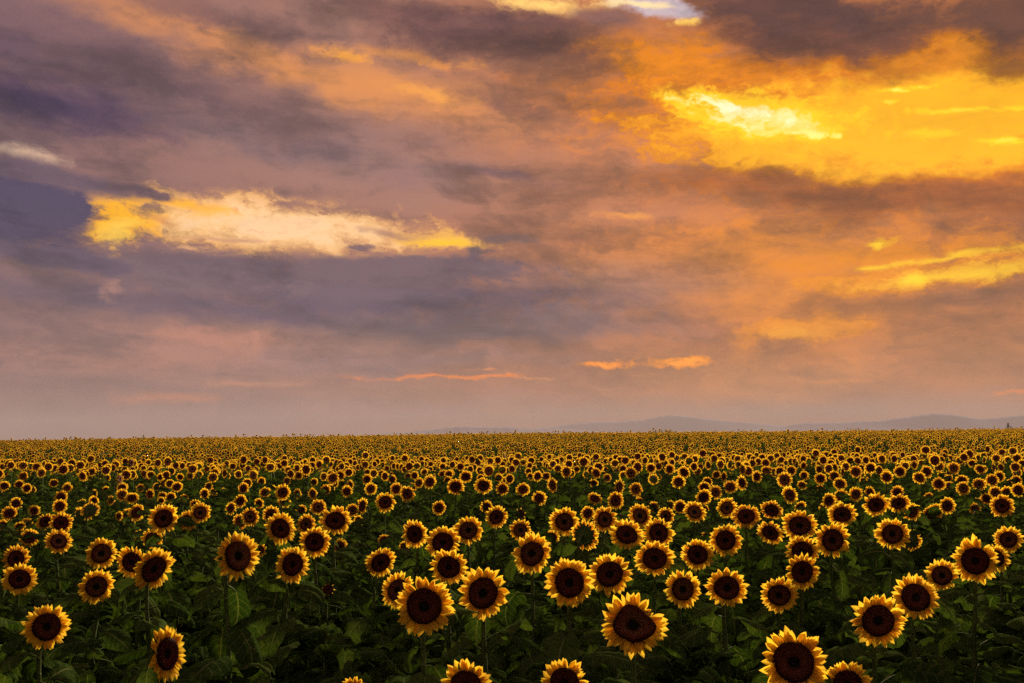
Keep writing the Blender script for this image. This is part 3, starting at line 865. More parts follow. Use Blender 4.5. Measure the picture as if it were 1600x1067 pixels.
FLOWERS = [
    (0.843, 3.096, 1.463, 0.209, -12, 12, '', 'largest sunflower low in the right part, very dark disc, spiky petals'),
    (0.386, 3.335, 1.532, 0.221, -5, 16, 'T', 'big misshapen sunflower with a lopsided pointed disc and a notch in its petals'),
    (-0.329, 3.674, 1.545, 0.223, 8, 0, '', 'largest sunflower left of centre, facing forward with a broad maroon disc'),
    (1.372, 3.848, 1.443, 0.206, -8, 6, '', 'front one of two overlapping large sunflowers in the right part'),
    (-1.271, 3.721, 1.377, 0.196, 65, 8, '', 'low sunflower turned sharply aside, its dark disc a narrow slanting oval'),
    (-0.172, 3.53, 1.297, 0.186, 2, -1, '', 'sunflower cut by the bottom edge, left of centre, long pointed top petals'),
    (-0.131, 4.175, 1.511, 0.217, 1, 5, '', 'broad round sunflower right beside the big forward-facing bloom'),
    (-1.278, 4.672, 1.614, 0.238, 48, 6, '', 'tall oval sunflower with a reddish disc, turned a little aside'),
    (0.235, 4.357, 1.522, 0.219, -2, -2, '', 'left of two touching sunflowers in the centre, round and dark-centred'),
    (0.174, 3.651, 1.274, 0.183, -2, 17, '', 'sunflower cut by the bottom edge, left of the misshapen big bloom'),
    (1.174, 3.625, 1.262, 0.182, -14, -2, '', 'sunflower cut by the bottom edge beside the largest spiky low bloom'),
    (1.706, 4.322, 1.449, 0.207, -9, 24, '', 'rear one of two overlapping large sunflowers in the right part'),
    (-1.95, 4.232, 1.384, 0.197, 40, 9, '', 'lone low sunflower near the left edge, slightly taller than wide'),
    (2.214, 4.862, 1.53, 0.22, -20, 10, 'P', 'sunflower with a peaked tuft of petals on top, in the right part'),
    (0.45, 4.799, 1.495, 0.214, -14, 9, 'M', 'right of two touching sunflowers, its disc brown on one side, leaf at its rim'),
    (-1.802, 5.055, 1.51, 0.217, 38, -11, '', 'large sunflower overlapping a second bloom on its left side'),
    (1.005, 4.81, 1.424, 0.203, -1, -5, '', 'reddish-disc sunflower with one long drooping lower petal, right of centre'),
    (0.093, 5.354, 1.53, 0.22, -1, 7, '', 'broad sunflower above and left of the two touching blooms near the centre'),
    (0.753, 5.43, 1.488, 0.213, -6, 4, '', 'neat round sunflower on a straight stem above the misshapen big bloom'),
    (-0.35, 5.383, 1.461, 0.209, 3, -6, '', 'sunflower just above the big forward-facing bloom, with very short dense petals'),
    (-1.194, 5.444, 1.476, 0.211, 38, 7, 'L', 'sunflower whose left half is cut across by a dark leaf'),
    (0.841, 5.075, 1.38, 0.197, 4, -3, '', 'sunflower with a greenish disc centre and slender petals, right of centre'),
    (-0.604, 5.227, 1.367, 0.195, -20, 22, '', 'sunflower peeping out behind the left shoulder of the big forward-facing bloom'),
    (1.533, 5.398, 1.413, 0.201, -13, -9, '', 'front sunflower of a stacked pair, right of centre, broad with short petals'),
    (1.334, 5.124, 1.337, 0.191, -12, -3, '', 'round black-disc sunflower below the stacked pair'),
    (1.857, 5.891, 1.525, 0.219, -9, -4, '', 'large sunflower to the upper right of the stacked pair'),
    (0.685, 6.147, 1.543, 0.223, -5, 33, '', 'left of two large sunflowers side by side, round with dark disc'),
    (-0.431, 6.084, 1.515, 0.218, 3, 3, '', 'sunflower half sunk behind the short-petalled bloom below it'),
    (-2.261, 5.477, 1.366, 0.195, 18, -3, '', 'very dark-centred sunflower with thin ragged petals in the left part'),
    (-2.234, 5.904, 1.442, 0.205, -8, -6, '', 'sunflower half covered by the large bloom in front of its right side'),
    (1.698, 5.963, 1.455, 0.208, -13, -13, '', 'rear sunflower of a stacked pair, sunk behind the one below'),
    (1.836, 6.481, 1.556, 0.226, -13, -4, '', 'broad dark sunflower straight above the stacked pair'),
    (-2.794, 5.715, 1.377, 0.196, 31, 19, '', 'round sunflower at the left edge with a ragged bloom just behind its top'),
    (-0.789, 5.96, 1.416, 0.202, 31, -17, 'M', 'sunflower with a leaf tip touching its left rim, left of centre'),
    (-1.547, 6.674, 1.557, 0.226, 32, 9, '', 'reddish-centred oval sunflower next to the pale-stemmed bloom'),
    (1.092, 6.031, 1.433, 0.204, -8, 1, '', 'round sunflower with a single one close above its right side, right of centre'),
    (1.318, 6.297, 1.488, 0.213, -9, 0, '', 'sunflower with a tiny bloom hidden behind its left rim, right of centre'),
    (2.393, 5.676, 1.346, 0.192, -13, 23, '', 'small round sunflower beside the large overlapping right pair'),
    (2.393, 6.385, 1.506, 0.216, -16, 2, '', 'sunflower alone over the dark leaves, a half-hidden bloom behind its right side'),
    (-2.559, 6.261, 1.453, 0.207, 33, 2, '', 'oval sunflower directly above the very dark-centred bloom in the left part'),
    (-1.293, 6.537, 1.48, 0.212, 9, 1, '', 'round sunflower on a pale stem, below a larger bloom, left of centre'),
    (-1.253, 7.068, 1.571, 0.229, 18, 6, '', 'round sunflower directly above the pale-stemmed one, left of centre'),
    (0.952, 6.658, 1.502, 0.215, -12, 6, '', 'right of two large sunflowers side by side, partly sunk'),
    (0.466, 6.621, 1.496, 0.214, 147, 3, 'A', 'sunflower turned away, thick green neck and bracts facing the viewer, near centre'),
    (-2.55, 7.329, 1.578, 0.23, 15, 14, '', 'round dark sunflower standing above the leafy gap, left of centre'),
    (0.355, 7.101, 1.542, 0.223, -2, -10, 'L', 'brown-disc sunflower with a leaf lying across its lower half'),
    (-0.317, 6.975, 1.502, 0.215, 2, 7, '', 'round sunflower alone on its tall stem near the centre, leaf at its lower left'),
    (3.012, 6.343, 1.352, 0.193, -45, 9, '', 'sunflower half hidden behind the right side of the peaked-top bloom'),
    (-0.71, 7.199, 1.46, 0.208, -7, -4, '', 'oval sunflower with a tiny bloom peeping from its lower left'),
    (3.382, 6.913, 1.405, 0.2, -21, 24, '', 'round sunflower near the right edge, above the peaked-top bloom'),
    (2.507, 7.701, 1.522, 0.219, -14, -15, '', 'round sunflower above the large bloom by the stacked pair'),
    (-3.446, 6.987, 1.344, 0.192, 41, 4, '', 'ragged half-hidden sunflower above the round bloom at the left edge'),
    (1.812, 7.858, 1.504, 0.216, -10, 11, '', 'round dark sunflower between two others in the dense row right of centre'),
    (1.873, 7.377, 1.422, 0.203, -25, -24, '', 'mid-sized sunflower close down and right of the round bloom in the dense row'),
    (-0.628, 3.96, 1.18, 0.107, 7, -2, '', 'sunflower at the bottom edge of which only the top petal tips show'),
    (-3.403, 7.538, 1.402, 0.2, 29, 19, '', 'smaller of the round sunflowers in the left part, front of a tight pair'),
    (0.72, 7.994, 1.48, 0.212, 4, -2, '', 'sunflower behind the green back of a turned-away bloom, near the centre'),
    (1.015, 8.102, 1.497, 0.214, -29, -10, '', 'mid-sized sunflower close up and right of the left of the side-by-side pair'),
    (3.025, 8.407, 1.541, 0.223, -11, -17, '', 'clear round sunflower at the left of a three-bloom cluster, right part'),
    (-0.147, 8.422, 1.474, 0.211, 13, -8, '', 'front sunflower of a close pair at the centre of the field'),
    (-3.866, 8.599, 1.449, 0.207, 19, 6, '', 'sunflower whose lower half hides behind the front bloom of the left pair'),
    (0.052, 8.195, 1.383, 0.197, -8, -7, '', 'mid-sized sunflower close up and left of the broad bloom near the centre'),
    (4.291, 8.848, 1.486, 0.213, -21, 0, '', 'clear round sunflower in the upper right of the dense field'),
    (2.276, 8.895, 1.466, 0.209, -17, -27, '', 'mid-sized sunflower close to the right of the round bloom in the dense row'),
    (3.485, 9.117, 1.497, 0.215, -7, -30, '', 'mid-sized sunflower close to the right of the clear bloom of the right cluster'),
    (-2.95, 8.232, 1.343, 0.192, 16, -18, '', 'mid-sized sunflower close down and left of the round dark bloom over the leafy gap'),
    (1.611, 8.984, 1.452, 0.207, -8, 12, '', 'round sunflower with a second bloom peeping out behind its right rim'),
    (3.206, 8.142, 1.275, 0.184, 133, 1, 'A', 'turned-away sunflower close to the right of the lone bloom over dark leaves at right'),
    (-2.943, 9.442, 1.46, 0.208, 32, 5, '', 'mid-sized sunflower close to the right of the round dark bloom over the leafy gap'),
    (-1.257, 9.842, 1.512, 0.217, 11, 8, '', 'clear round sunflower standing alone above the leaves in the mid field'),
    (1.987, 9.399, 1.454, 0.207, 3, -1, '', 'mid-sized sunflower close up and left of the round bloom in the dense row'),
    (-3.043, 9.402, 1.392, 0.198, 24, 7, '', 'smallish sunflower close to the right of the round dark bloom over the leafy gap'),
    (-1.901, 9.212, 1.363, 0.194, 33, 2, '', 'smallish sunflower close up and left of the pale-stemmed bloom'),
    (-4.286, 10.184, 1.437, 0.205, 183, -28, 'A', 'sunflower turned away, showing its dark green back amid yellow petals'),
    (-2.572, 9.821, 1.387, 0.197, 3, 10, '', 'smallish sunflower close to the left of the reddish-centred oval bloom'),
    (-4.464, 9.289, 1.262, 0.182, 23, 5, '', 'smallish sunflower close to the left of the front bloom of the tight left pair'),
    (1.503, 9.978, 1.336, 0.191, -18, 2, '', 'smallish sunflower close up and right of the right of the side-by-side pair'),
    (1.09, 10.753, 1.443, 0.206, 21, 5, '', 'smallish sunflower close up and right of the bloom beside the turned-away head'),
    (-4.749, 10.204, 1.33, 0.19, 41, -10, '', 'smallish sunflower close up and left of the front bloom of the tight left pair'),
    (-3.962, 10.574, 1.384, 0.197, 41, 12, '', 'smallish sunflower close to the left of the round dark bloom over the leafy gap'),
    (-1.548, 8.982, 1.18, 0.167, 39, 5, '', 'smallish sunflower close to the right of the pale-stemmed bloom'),
    (-2.517, 10.42, 1.362, 0.194, -8, 15, '', 'smallish sunflower close up and left of the reddish-centred oval bloom'),
    (-1.627, 10.797, 1.413, 0.201, -49, 10, '', 'smallish sunflower close to the left of the clear lone bloom in the mid field'),
    (-0.691, 11.975, 1.544, 0.223, 3, -16, '', 'left one of two clear sunflowers side by side in the mid field'),
    (-0.362, 12.049, 1.551, 0.224, 1, -7, '', 'right one of two clear sunflowers side by side in the mid field'),
    (2.088, 11.063, 1.446, 0.206, -11, -30, '', 'smallish sunflower close up and right of the round bloom with a peeping neighbour'),
    (4.033, 10.208, 1.331, 0.19, -20, 11, '', 'smallish sunflower close up and right of the lone bloom over dark leaves at right'),
    (4.585, 10.649, 1.355, 0.193, 3, 0, '', 'smallish sunflower to the left of the clear upper-right bloom'),
    (1.29, 12.255, 1.507, 0.216, 47, 1, '', 'smallish sunflower up and right of the bloom beside the turned-away head'),
    (3.172, 11.55, 1.431, 0.204, -10, 11, '', 'smallish sunflower close straight above the broad dark bloom over the stacked pair'),
    (-2.206, 11.348, 1.367, 0.195, 17, 18, '', 'smallish sunflower close up and left of the bloom over the pale-stemmed one'),
    (-2.833, 12.334, 1.48, 0.212, 23, -8, '', 'smallish sunflower close straight above the reddish-centred oval bloom'),
    (-1.285, 12.139, 1.46, 0.208, 8, -1, '', 'smallish sunflower close to the right of the clear lone bloom in the mid field'),
    (3.562, 11.371, 1.37, 0.195, 17, -7, '', 'smallish sunflower close up and left of the round bloom high over the stacked pair'),
    (-2.952, 10.87, 1.253, 0.181, -1, 4, '', 'smallish sunflower close straight above the tall oval reddish-disc bloom'),
    (4.621, 11.017, 1.276, 0.184, -37, 20, '', 'smallish sunflower up and right of the lone bloom over dark leaves at right'),
    (3.563, 13.204, 1.528, 0.22, -29, 10, '', 'smallish sunflower straight above the broad dark bloom over the stacked pair'),
    (-1.201, 6.522, 1.18, 0.106, 18, 6, 'W', 'small withered sunflower with only a few petals, low among the leaves'),
    (0.361, 9.573, 1.18, 0.155, 8, 19, '', 'smallish sunflower close down and left of the leaf-crossed bloom near centre'),
    (0.828, 11.304, 1.269, 0.183, -25, 17, '', 'smallish sunflower close to the left of the bloom beside the turned-away head'),
    (3.002, 13.21, 1.493, 0.214, -62, -5, '', 'smallish sunflower straight above the round bloom in the dense row'),
    (0.979, 12.125, 1.377, 0.196, 18, 32, '', 'smallish sunflower close up and left of the bloom beside the turned-away head'),
    (0.31, 12.198, 1.386, 0.197, 19, 6, '', 'smallish sunflower close up and left of the leaf-crossed bloom near centre'),
    (0.507, 13.181, 1.49, 0.213, -50, -1, '', 'smallish sunflower straight above the leaf-crossed bloom near centre'),
    (4.559, 11.066, 1.233, 0.179, 9, -12, '', 'smallish sunflower to the right of the clear bloom of the right cluster'),
    (-5.953, 11.876, 1.299, 0.186, 21, 12, '', 'smallish sunflower up and left of the front bloom of the tight left pair'),
    (-5.529, 12.251, 1.347, 0.192, 5, -1, '', 'smallish sunflower to the left of the green-backed bloom in the left part'),
    (2.56, 12.736, 1.404, 0.2, 22, 21, '', 'smallish sunflower up and right of the round bloom with a peeping neighbour'),
    (4.242, 12.469, 1.373, 0.196, -42, 7, '', 'smallish sunflower close up and left of the clear bloom of the right cluster'),
    (-3.452, 12.265, 1.3, 0.186, -29, 15, '', 'small sunflower close straight above the tall oval reddish-disc bloom'),
    (-2.892, 12.665, 1.349, 0.192, -15, -23, '', 'small sunflower close straight above the reddish-centred oval bloom'),
    (-1.183, 14.178, 1.503, 0.215, -1, 23, '', 'small sunflower to the left of the left of the two mid-field blooms'),
    (-0.904, 12.157, 1.285, 0.185, 18, 3, '', 'small sunflower alone in a dark leafy patch near the centre'),
    (-0.329, 12.168, 1.287, 0.185, -32, 6, '', 'small sunflower close up and left of the front bloom of the central pair'),
    (-2.223, 8.821, 1.18, 0.134, 0, 15, '', 'small sunflower close to the right of the tall oval reddish-disc bloom'),
    (1.992, 12.045, 1.27, 0.183, -5, -2, '', 'small sunflower close to the left of the round bloom with a peeping neighbour'),
    (2.284, 13.896, 1.478, 0.211, -7, 12, '', 'small sunflower up and left of the round bloom with a peeping neighbour'),
    (5.845, 13.07, 1.395, 0.199, -46, 2, '', 'small sunflower up and left of the clear upper-right bloom'),
    (6.193, 13.37, 1.427, 0.203, -1, -3, '', 'small sunflower up and left of the round bloom near the right edge'),
    (-3.756, 10.137, 1.18, 0.149, -9, 3, '', 'small sunflower close down and left of the round dark bloom over the leafy gap'),
    (-4.485, 11.749, 1.18, 0.173, -8, 7, '', 'small sunflower to the left of the round dark bloom over the leafy gap'),
    (-3.535, 13.006, 1.34, 0.191, 43, -3, '', 'small sunflower up and left of the reddish-centred oval bloom'),
    (-5.281, 12.269, 1.246, 0.18, 169, 2, 'A', 'turned-away sunflower close to the left of the green-backed bloom in the left part'),
    (-6.05, 13.435, 1.388, 0.198, 46, 6, '', 'small sunflower up and left of the green-backed bloom in the left part'),
    (-1.978, 12.332, 1.255, 0.181, -2, -1, '', 'small sunflower close up and right of the bloom over the pale-stemmed one'),
    (2.953, 13.687, 1.414, 0.201, -7, 18, '', 'small sunflower up and left of the round bloom in the dense row'),
    (1.651, 13.569, 1.402, 0.2, 8, 8, '', 'small sunflower up and right of the bloom beside the turned-away head'),
    (0.127, 13.676, 1.413, 0.201, -8, 0, '', 'small sunflower up and right of the front bloom of the central pair'),
    (6.609, 13.174, 1.359, 0.194, -31, 11, '', 'small sunflower close up and right of the clear upper-right bloom'),
    (4.193, 12.879, 1.325, 0.189, -17, -7, '', 'small sunflower close straight above the round bloom high over the stacked pair'),
    (-0.156, 14.045, 1.403, 0.2, 15, 6, '', 'small sunflower close to the right of the right of the two mid-field blooms'),
    (5.944, 14.046, 1.403, 0.2, -29, -7, '', 'small sunflower to the right of the clear bloom of the right cluster'),
    (5.106, 13.385, 1.332, 0.19, -19, -4, '', 'small sunflower close up and right of the clear bloom of the right cluster'),
    (3.555, 12.501, 1.22, 0.178, 18, -22, '', 'small sunflower close straight above the broad dark bloom over the stacked pair'),
    (4.595, 14.147, 1.413, 0.201, -18, 4, '', 'small sunflower up and left of the clear bloom of the right cluster'),
    (5.924, 14.663, 1.461, 0.208, -36, -15, '', 'small sunflower up and right of the clear bloom of the right cluster'),
    (-6.737, 13.608, 1.303, 0.187, 3, 8, '', 'small sunflower up and left of the front bloom of the tight left pair'),
    (-5.29, 13.925, 1.339, 0.191, 15, 22, '', 'small sunflower up and left of the round dark bloom over the leafy gap'),
    (-5.675, 11.739, 1.18, 0.161, 30, 11, '', 'small sunflower straight above the round bloom at the left edge'),
    (-1.221, 9.478, 1.18, 0.13, 22, 7, '', 'small sunflower close straight above the leaf-touched bloom left of centre'),
    (-1.691, 14.48, 1.396, 0.199, -9, 15, '', 'small sunflower close up and right of the clear lone bloom in the mid field'),
    (-2.064, 14.507, 1.399, 0.199, -7, 6, '', 'small sunflower close up and left of the clear lone bloom in the mid field'),
    (-0.747, 15.753, 1.507, 0.216, 6, -1, '', 'small sunflower close up and right of the left of the two mid-field blooms'),
    (0.082, 12.469, 1.18, 0.171, 10, 5, 'W', 'withered sunflower close to the right of the front bloom of the central pair'),
    (2.723, 16.018, 1.527, 0.22, -33, -17, '', 'small sunflower straight above the round bloom with a peeping neighbour'),
    (6.195, 13.19, 1.252, 0.181, -48, -17, '', 'small sunflower close up and left of the clear upper-right bloom'),
    (6.984, 14.663, 1.414, 0.201, -39, 6, '', 'small sunflower close straight above the clear upper-right bloom'),
    (6.673, 13.601, 1.302, 0.187, -6, -1, '', 'small sunflower straight above the round bloom near the right edge'),
    (6.519, 13.611, 1.303, 0.187, -36, 2, '', 'small sunflower straight above the peaked-top bloom'),
    (5.622, 15.123, 1.456, 0.208, -13, 6, '', 'small sunflower close straight above the clear bloom of the right cluster'),
    (-5.6, 14.37, 1.359, 0.194, 10, 12, '', 'small sunflower up and right of the green-backed bloom in the left part'),
    (-2.875, 15.974, 1.502, 0.215, 2, 16, '', 'small sunflower straight above the bloom over the pale-stemmed one'),
    (1.893, 16.188, 1.518, 0.218, -8, 5, '', 'small sunflower straight above the left of the side-by-side pair'),
    (4.917, 13.878, 1.306, 0.187, 18, 5, '', 'small sunflower close up and left of the clear bloom of the right cluster'),
    (6.546, 15.903, 1.497, 0.214, -9, 15, '', 'small sunflower up and right of the lone bloom over dark leaves at right'),
    (-6.388, 13.402, 1.217, 0.177, 51, 16, '', 'small sunflower to the left of the green-backed bloom in the left part'),
    (3.807, 15.714, 1.458, 0.208, -51, 4, '', 'small sunflower straight above the round bloom in the dense row'),
    (0.88, 16.669, 1.531, 0.221, -34, 2, '', 'small sunflower straight above the leaf-crossed bloom near centre'),
    (5.694, 12.439, 1.18, 0.165, -42, 20, '', 'small sunflower close to the left of the clear upper-right bloom'),
    (6.21, 16.134, 1.492, 0.214, -31, -5, '', 'small sunflower straight above the lone bloom over dark leaves at right'),
    (5.946, 16.709, 1.534, 0.221, -5, -19, '', 'small sunflower straight above the clear bloom of the right cluster'),
    (5.527, 16.201, 1.497, 0.214, -11, 5, '', 'small sunflower straight above the round bloom high over the stacked pair'),
    (-5.894, 11.61, 1.18, 0.148, 29, 14, '', 'small sunflower to the left of the front bloom of the tight left pair'),
    (-4.149, 15.419, 1.38, 0.197, -11, 3, '', 'small sunflower straight above the tall oval reddish-disc bloom'),
    (-2.493, 15.011, 1.34, 0.191, 25, 10, '', 'small sunflower close straight above the bloom over the pale-stemmed one'),
    (1.822, 9.527, 1.18, 0.121, 10, 32, '', 'small sunflower close to the left of the bloom hiding a tiny one'),
    (2.855, 15.049, 1.344, 0.192, -22, 4, '', 'small sunflower straight above the bloom hiding a tiny one'),
    (3.919, 17.157, 1.521, 0.219, 44, 3, '', 'small sunflower up and right of the round bloom with a peeping neighbour'),
    (4.824, 15.785, 1.413, 0.201, -13, -10, '', 'small sunflower up and left of the round bloom high over the stacked pair'),
    (7.454, 16.979, 1.508, 0.216, -15, 2, '', 'small sunflower straight above the small round bloom beside the right pair'),
    (6.884, 15.422, 1.381, 0.197, -19, 12, '', 'second small sunflower up and left of the clear upper-right bloom'),
    (-5.604, 11.422, 1.18, 0.14, 32, -30, '', 'small sunflower, second one to the left of the front bloom of the tight left pair'),
    (-5.022, 13.067, 1.18, 0.16, 12, 11, '', 'small sunflower, second one to the right of the green-backed bloom in the left part'),
    (-4.712, 15.317, 1.311, 0.188, -21, 0, '', 'small sunflower, fourth one up and right of the round dark bloom over the leafy gap'),
    (-4.559, 14.398, 1.208, 0.176, 5, -19, '', 'small sunflower, third one up and right of the round dark bloom over the leafy gap'),
    (-1.81, 11.733, 1.18, 0.144, -21, -20, '', 'small sunflower, nearest one to the right of the bloom over the pale-stemmed one'),
    (-2.613, 16.037, 1.38, 0.197, 61, 0, '', 'small sunflower, third one up and left of the clear lone bloom in the mid field'),
    (-3.041, 15.203, 1.299, 0.186, -21, -17, '', 'small sunflower, second one up and left of the bloom over the pale-stemmed one'),
    (-2.91, 15.543, 1.334, 0.191, 31, -7, '', 'small sunflower, second one straight above the bloom over the pale-stemmed one'),
    (-2.843, 13.455, 1.18, 0.165, 14, -3, '', 'small sunflower, nearest one up and right of the reddish-centred oval bloom'),
    (-3.657, 14.436, 1.212, 0.177, -28, 2, '', 'small sunflower, second one up and left of the reddish-centred oval bloom'),
    (-3.802, 15.369, 1.316, 0.188, 24, -10, '', 'small sunflower, third one up and left of the reddish-centred oval bloom'),
    (1.784, 14.213, 1.184, 0.174, -19, -12, '', 'small sunflower, nearest one straight above the left of the side-by-side pair'),
    (1.848, 13.318, 1.18, 0.163, 5, 4, '', 'small sunflower, nearest one straight above the right of the side-by-side pair'),
    (1.425, 17.281, 1.481, 0.212, 28, 16, '', 'small sunflower, third one straight above the bloom beside the turned-away head'),
    (6.157, 13.323, 1.18, 0.163, -40, -8, '', 'small sunflower, nearest one to the left of the clear upper-right bloom'),
    (7.83, 16.187, 1.394, 0.198, -22, 3, '', 'small sunflower, fourth one straight above the clear upper-right bloom'),
    (5.264, 16.472, 1.418, 0.202, -14, -10, '', 'small sunflower, third one straight above the round bloom high over the stacked pair'),
    (7.515, 17.722, 1.512, 0.217, -23, 0, '', 'small sunflower, eighth one up and right of the clear bloom of the right cluster'),
    (-5.529, 16.495, 1.362, 0.194, 15, 7, '', 'small sunflower, second one up and right of the round dark bloom over the leafy gap'),
    (-5.259, 15.419, 1.255, 0.181, 13, -4, '', 'small sunflower, second one straight above the round dark bloom over the leafy gap'),
    (-2.503, 17.155, 1.418, 0.202, 31, 1, '', 'small sunflower, second one up and left of the clear lone bloom in the mid field'),
    (2.832, 18.213, 1.496, 0.214, -39, 5, '', 'small sunflower, second one up and left of the round bloom with a peeping neighbour'),
    (8.21, 17.648, 1.456, 0.208, -42, -28, '', 'small sunflower, fourth one up and left of the clear upper-right bloom'),
    (-6.512, 15.599, 1.202, 0.176, -2, 3, '', 'small sunflower, nearest one straight above the green-backed bloom in the left part'),
    (-8.231, 16.983, 1.342, 0.191, 3, 7, '', 'small sunflower, sixth one up and left of the front bloom of the tight left pair'),
    (-8.785, 17.324, 1.371, 0.195, 22, -5, '', 'small sunflower, tenth one up and left of the front bloom of the tight left pair'),
    (-8.022, 18.674, 1.474, 0.211, -10, 0, '', 'small sunflower, third one straight above the green-backed bloom in the left part'),
    (-1.613, 17.136, 1.355, 0.193, 29, -2, '', 'small sunflower, nearest one up and left of the small lone bloom near centre'),
    (-0.98, 8.983, 1.18, 0.101, 7, 13, '', 'small sunflower, nearest one down and left of the oval bloom with tiny companion'),
    (2.442, 12.801, 1.18, 0.144, 46, 15, '', 'small sunflower, nearest one to the right of the round bloom with a peeping neighbour'),
    (2.606, 18.984, 1.495, 0.214, -4, 15, '', 'small sunflower, fourth one up and left of the round bloom with a peeping neighbour'),
    (0.429, 17.855, 1.414, 0.201, -6, 10, '', 'small sunflower, third one up and left of the leaf-crossed bloom near centre'),
    (5.0, 18.718, 1.477, 0.211, 37, -2, '', 'small sunflower, fifth one up and right of the round bloom in the dense row'),
    (5.061, 18.286, 1.447, 0.206, -18, 9, '', 'small sunflower, sixth one straight above the broad dark bloom over the stacked pair'),
    (8.325, 16.633, 1.309, 0.188, -25, -20, '', 'small sunflower, second one up and right of the clear upper-right bloom'),
    (-3.207, 18.574, 1.438, 0.205, 5, 6, '', 'small sunflower, sixth one straight above the bloom over the pale-stemmed one'),
    (-3.506, 16.298, 1.24, 0.18, 54, 4, '', 'small sunflower, second one up and right of the reddish-centred oval bloom'),
    (3.964, 12.865, 1.18, 0.142, -13, -6, '', 'small sunflower, nearest one to the left of the round bloom high over the stacked pair'),
    (6.031, 18.883, 1.46, 0.208, -9, -2, '', 'small sunflower, fifth one straight above the round bloom high over the stacked pair'),
    (7.096, 16.35, 1.245, 0.18, -4, 21, '', 'small sunflower, fourth one to the left of the clear upper-right bloom'),
    (-8.872, 18.011, 1.363, 0.194, 21, 21, '', 'small sunflower, seventh one up and left of the front bloom of the tight left pair'),
    (-6.026, 16.656, 1.239, 0.18, 49, 10, '', 'small sunflower, nearest one up and left of the round dark bloom over the leafy gap'),
    (1.383, 17.332, 1.304, 0.187, -14, -29, '', 'small sunflower, nearest one straight above the bloom beside the turned-away head'),
    (3.771, 18.003, 1.362, 0.194, 39, -4, '', 'small sunflower, fourth one up and left of the round bloom in the dense row'),
    (6.037, 14.625, 1.18, 0.158, -1, 8, '', 'small sunflower, third one to the right of the clear bloom of the right cluster'),
    (10.434, 20.773, 1.549, 0.224, -18, -3, '', 'small sunflower, sixth one straight above the clear upper-right bloom'),
    (-5.017, 12.795, 1.18, 0.132, 65, 2, '', 'small sunflower, nearest one to the right of the green-backed bloom in the left part'),
    (-6.608, 15.384, 1.18, 0.158, 44, -16, '', 'small sunflower, nearest one up and left of the green-backed bloom in the left part'),
    (-6.419, 16.028, 1.18, 0.165, 55, 9, '', 'small sunflower, nearest one up and right of the green-backed bloom in the left part'),
    (-8.701, 20.683, 1.488, 0.213, -9, 16, '', 'small sunflower, fourth one straight above the green-backed bloom in the left part'),
    (-8.026, 18.054, 1.295, 0.186, 10, 20, '', 'small sunflower, third one up and left of the green-backed bloom in the left part'),
    (-5.996, 20.139, 1.454, 0.207, 24, 3, '', 'small sunflower, ninth one up and right of the round dark bloom over the leafy gap'),
    (-11.752, 23.305, 1.622, 0.24, -9, 27, '', 'small sunflower, fifth one up and left of the green-backed bloom in the left part'),
    (-9.743, 19.937, 1.441, 0.205, 35, -7, '', 'small sunflower, fourth one up and left of the green-backed bloom in the left part'),
    (-0.135, 18.279, 1.315, 0.188, 4, 1, '', 'small sunflower, second one to the right of the right of the two mid-field blooms'),
    (4.011, 20.671, 1.487, 0.213, -66, -2, '', 'small sunflower, third one straight above the round bloom with a peeping neighbour'),
    (4.985, 17.359, 1.23, 0.179, -28, -2, '', 'small sunflower, third one straight above the broad dark bloom over the stacked pair'),
    (9.666, 19.176, 1.387, 0.197, -14, 9, '', 'small sunflower, third one up and right of the clear upper-right bloom'),
    (8.07, 20.187, 1.457, 0.208, 27, 7, '', 'small sunflower, fifth one up and right of the clear bloom of the right cluster'),
    (-7.453, 17.846, 1.192, 0.175, 63, -3, '', 'small sunflower, second one straight above the green-backed bloom in the left part'),
    (-5.971, 17.08, 1.18, 0.167, 19, 11, '', 'small sunflower, third one straight above the round dark bloom over the leafy gap'),
    (-5.402, 16.46, 1.18, 0.161, 25, -26, '', 'small sunflower, nearest one up and right of the round dark bloom over the leafy gap'),
    (-7.249, 18.65, 1.269, 0.183, 16, 17, '', 'small sunflower, fifth one up and right of the green-backed bloom in the left part'),
    (-3.209, 18.717, 1.274, 0.184, 8, -8, '', 'small sunflower, third one straight above the bloom over the pale-stemmed one'),
    (-4.822, 19.196, 1.315, 0.188, -9, 1, '', 'small sunflower, fourth one straight above the reddish-centred oval bloom'),
    (-1.961, 19.906, 1.37, 0.195, 20, 6, '', 'small sunflower, third one to the left of the left of the two mid-field blooms'),
    (-2.339, 19.346, 1.327, 0.19, 23, 12, '', 'small sunflower, nearest one straight above the clear lone bloom in the mid field'),
    (-1.293, 20.053, 1.381, 0.197, 12, -3, '', 'small sunflower, second one up and left of the left of the two mid-field blooms'),
    (-0.283, 19.35, 1.327, 0.19, 1, 14, '', 'small sunflower, nearest one up and right of the right of the two mid-field blooms'),
    (-1.253, 19.068, 1.304, 0.187, 42, -3, '', 'small sunflower, nearest one up and left of the left of the two mid-field blooms'),
    (-1.832, 18.144, 1.222, 0.178, 10, 3, '', 'small sunflower, second one up and right of the clear lone bloom in the mid field'),
    (2.133, 13.732, 1.18, 0.135, 12, -5, '', 'small sunflower, second one to the left of the round bloom with a peeping neighbour'),
    (2.262, 20.704, 1.426, 0.203, 16, 3, '', 'small sunflower, fifth one straight above the bloom beside the turned-away head'),
    (3.937, 19.467, 1.337, 0.191, 10, -16, '', 'small sunflower, third one up and right of the round bloom with a peeping neighbour'),
    (0.636, 19.537, 1.342, 0.192, -1, 8, '', 'small sunflower, second one straight above the leaf-crossed bloom near centre'),
    (5.153, 21.62, 1.482, 0.212, -42, 1, '', 'small sunflower, fourth one straight above the round bloom in the dense row'),
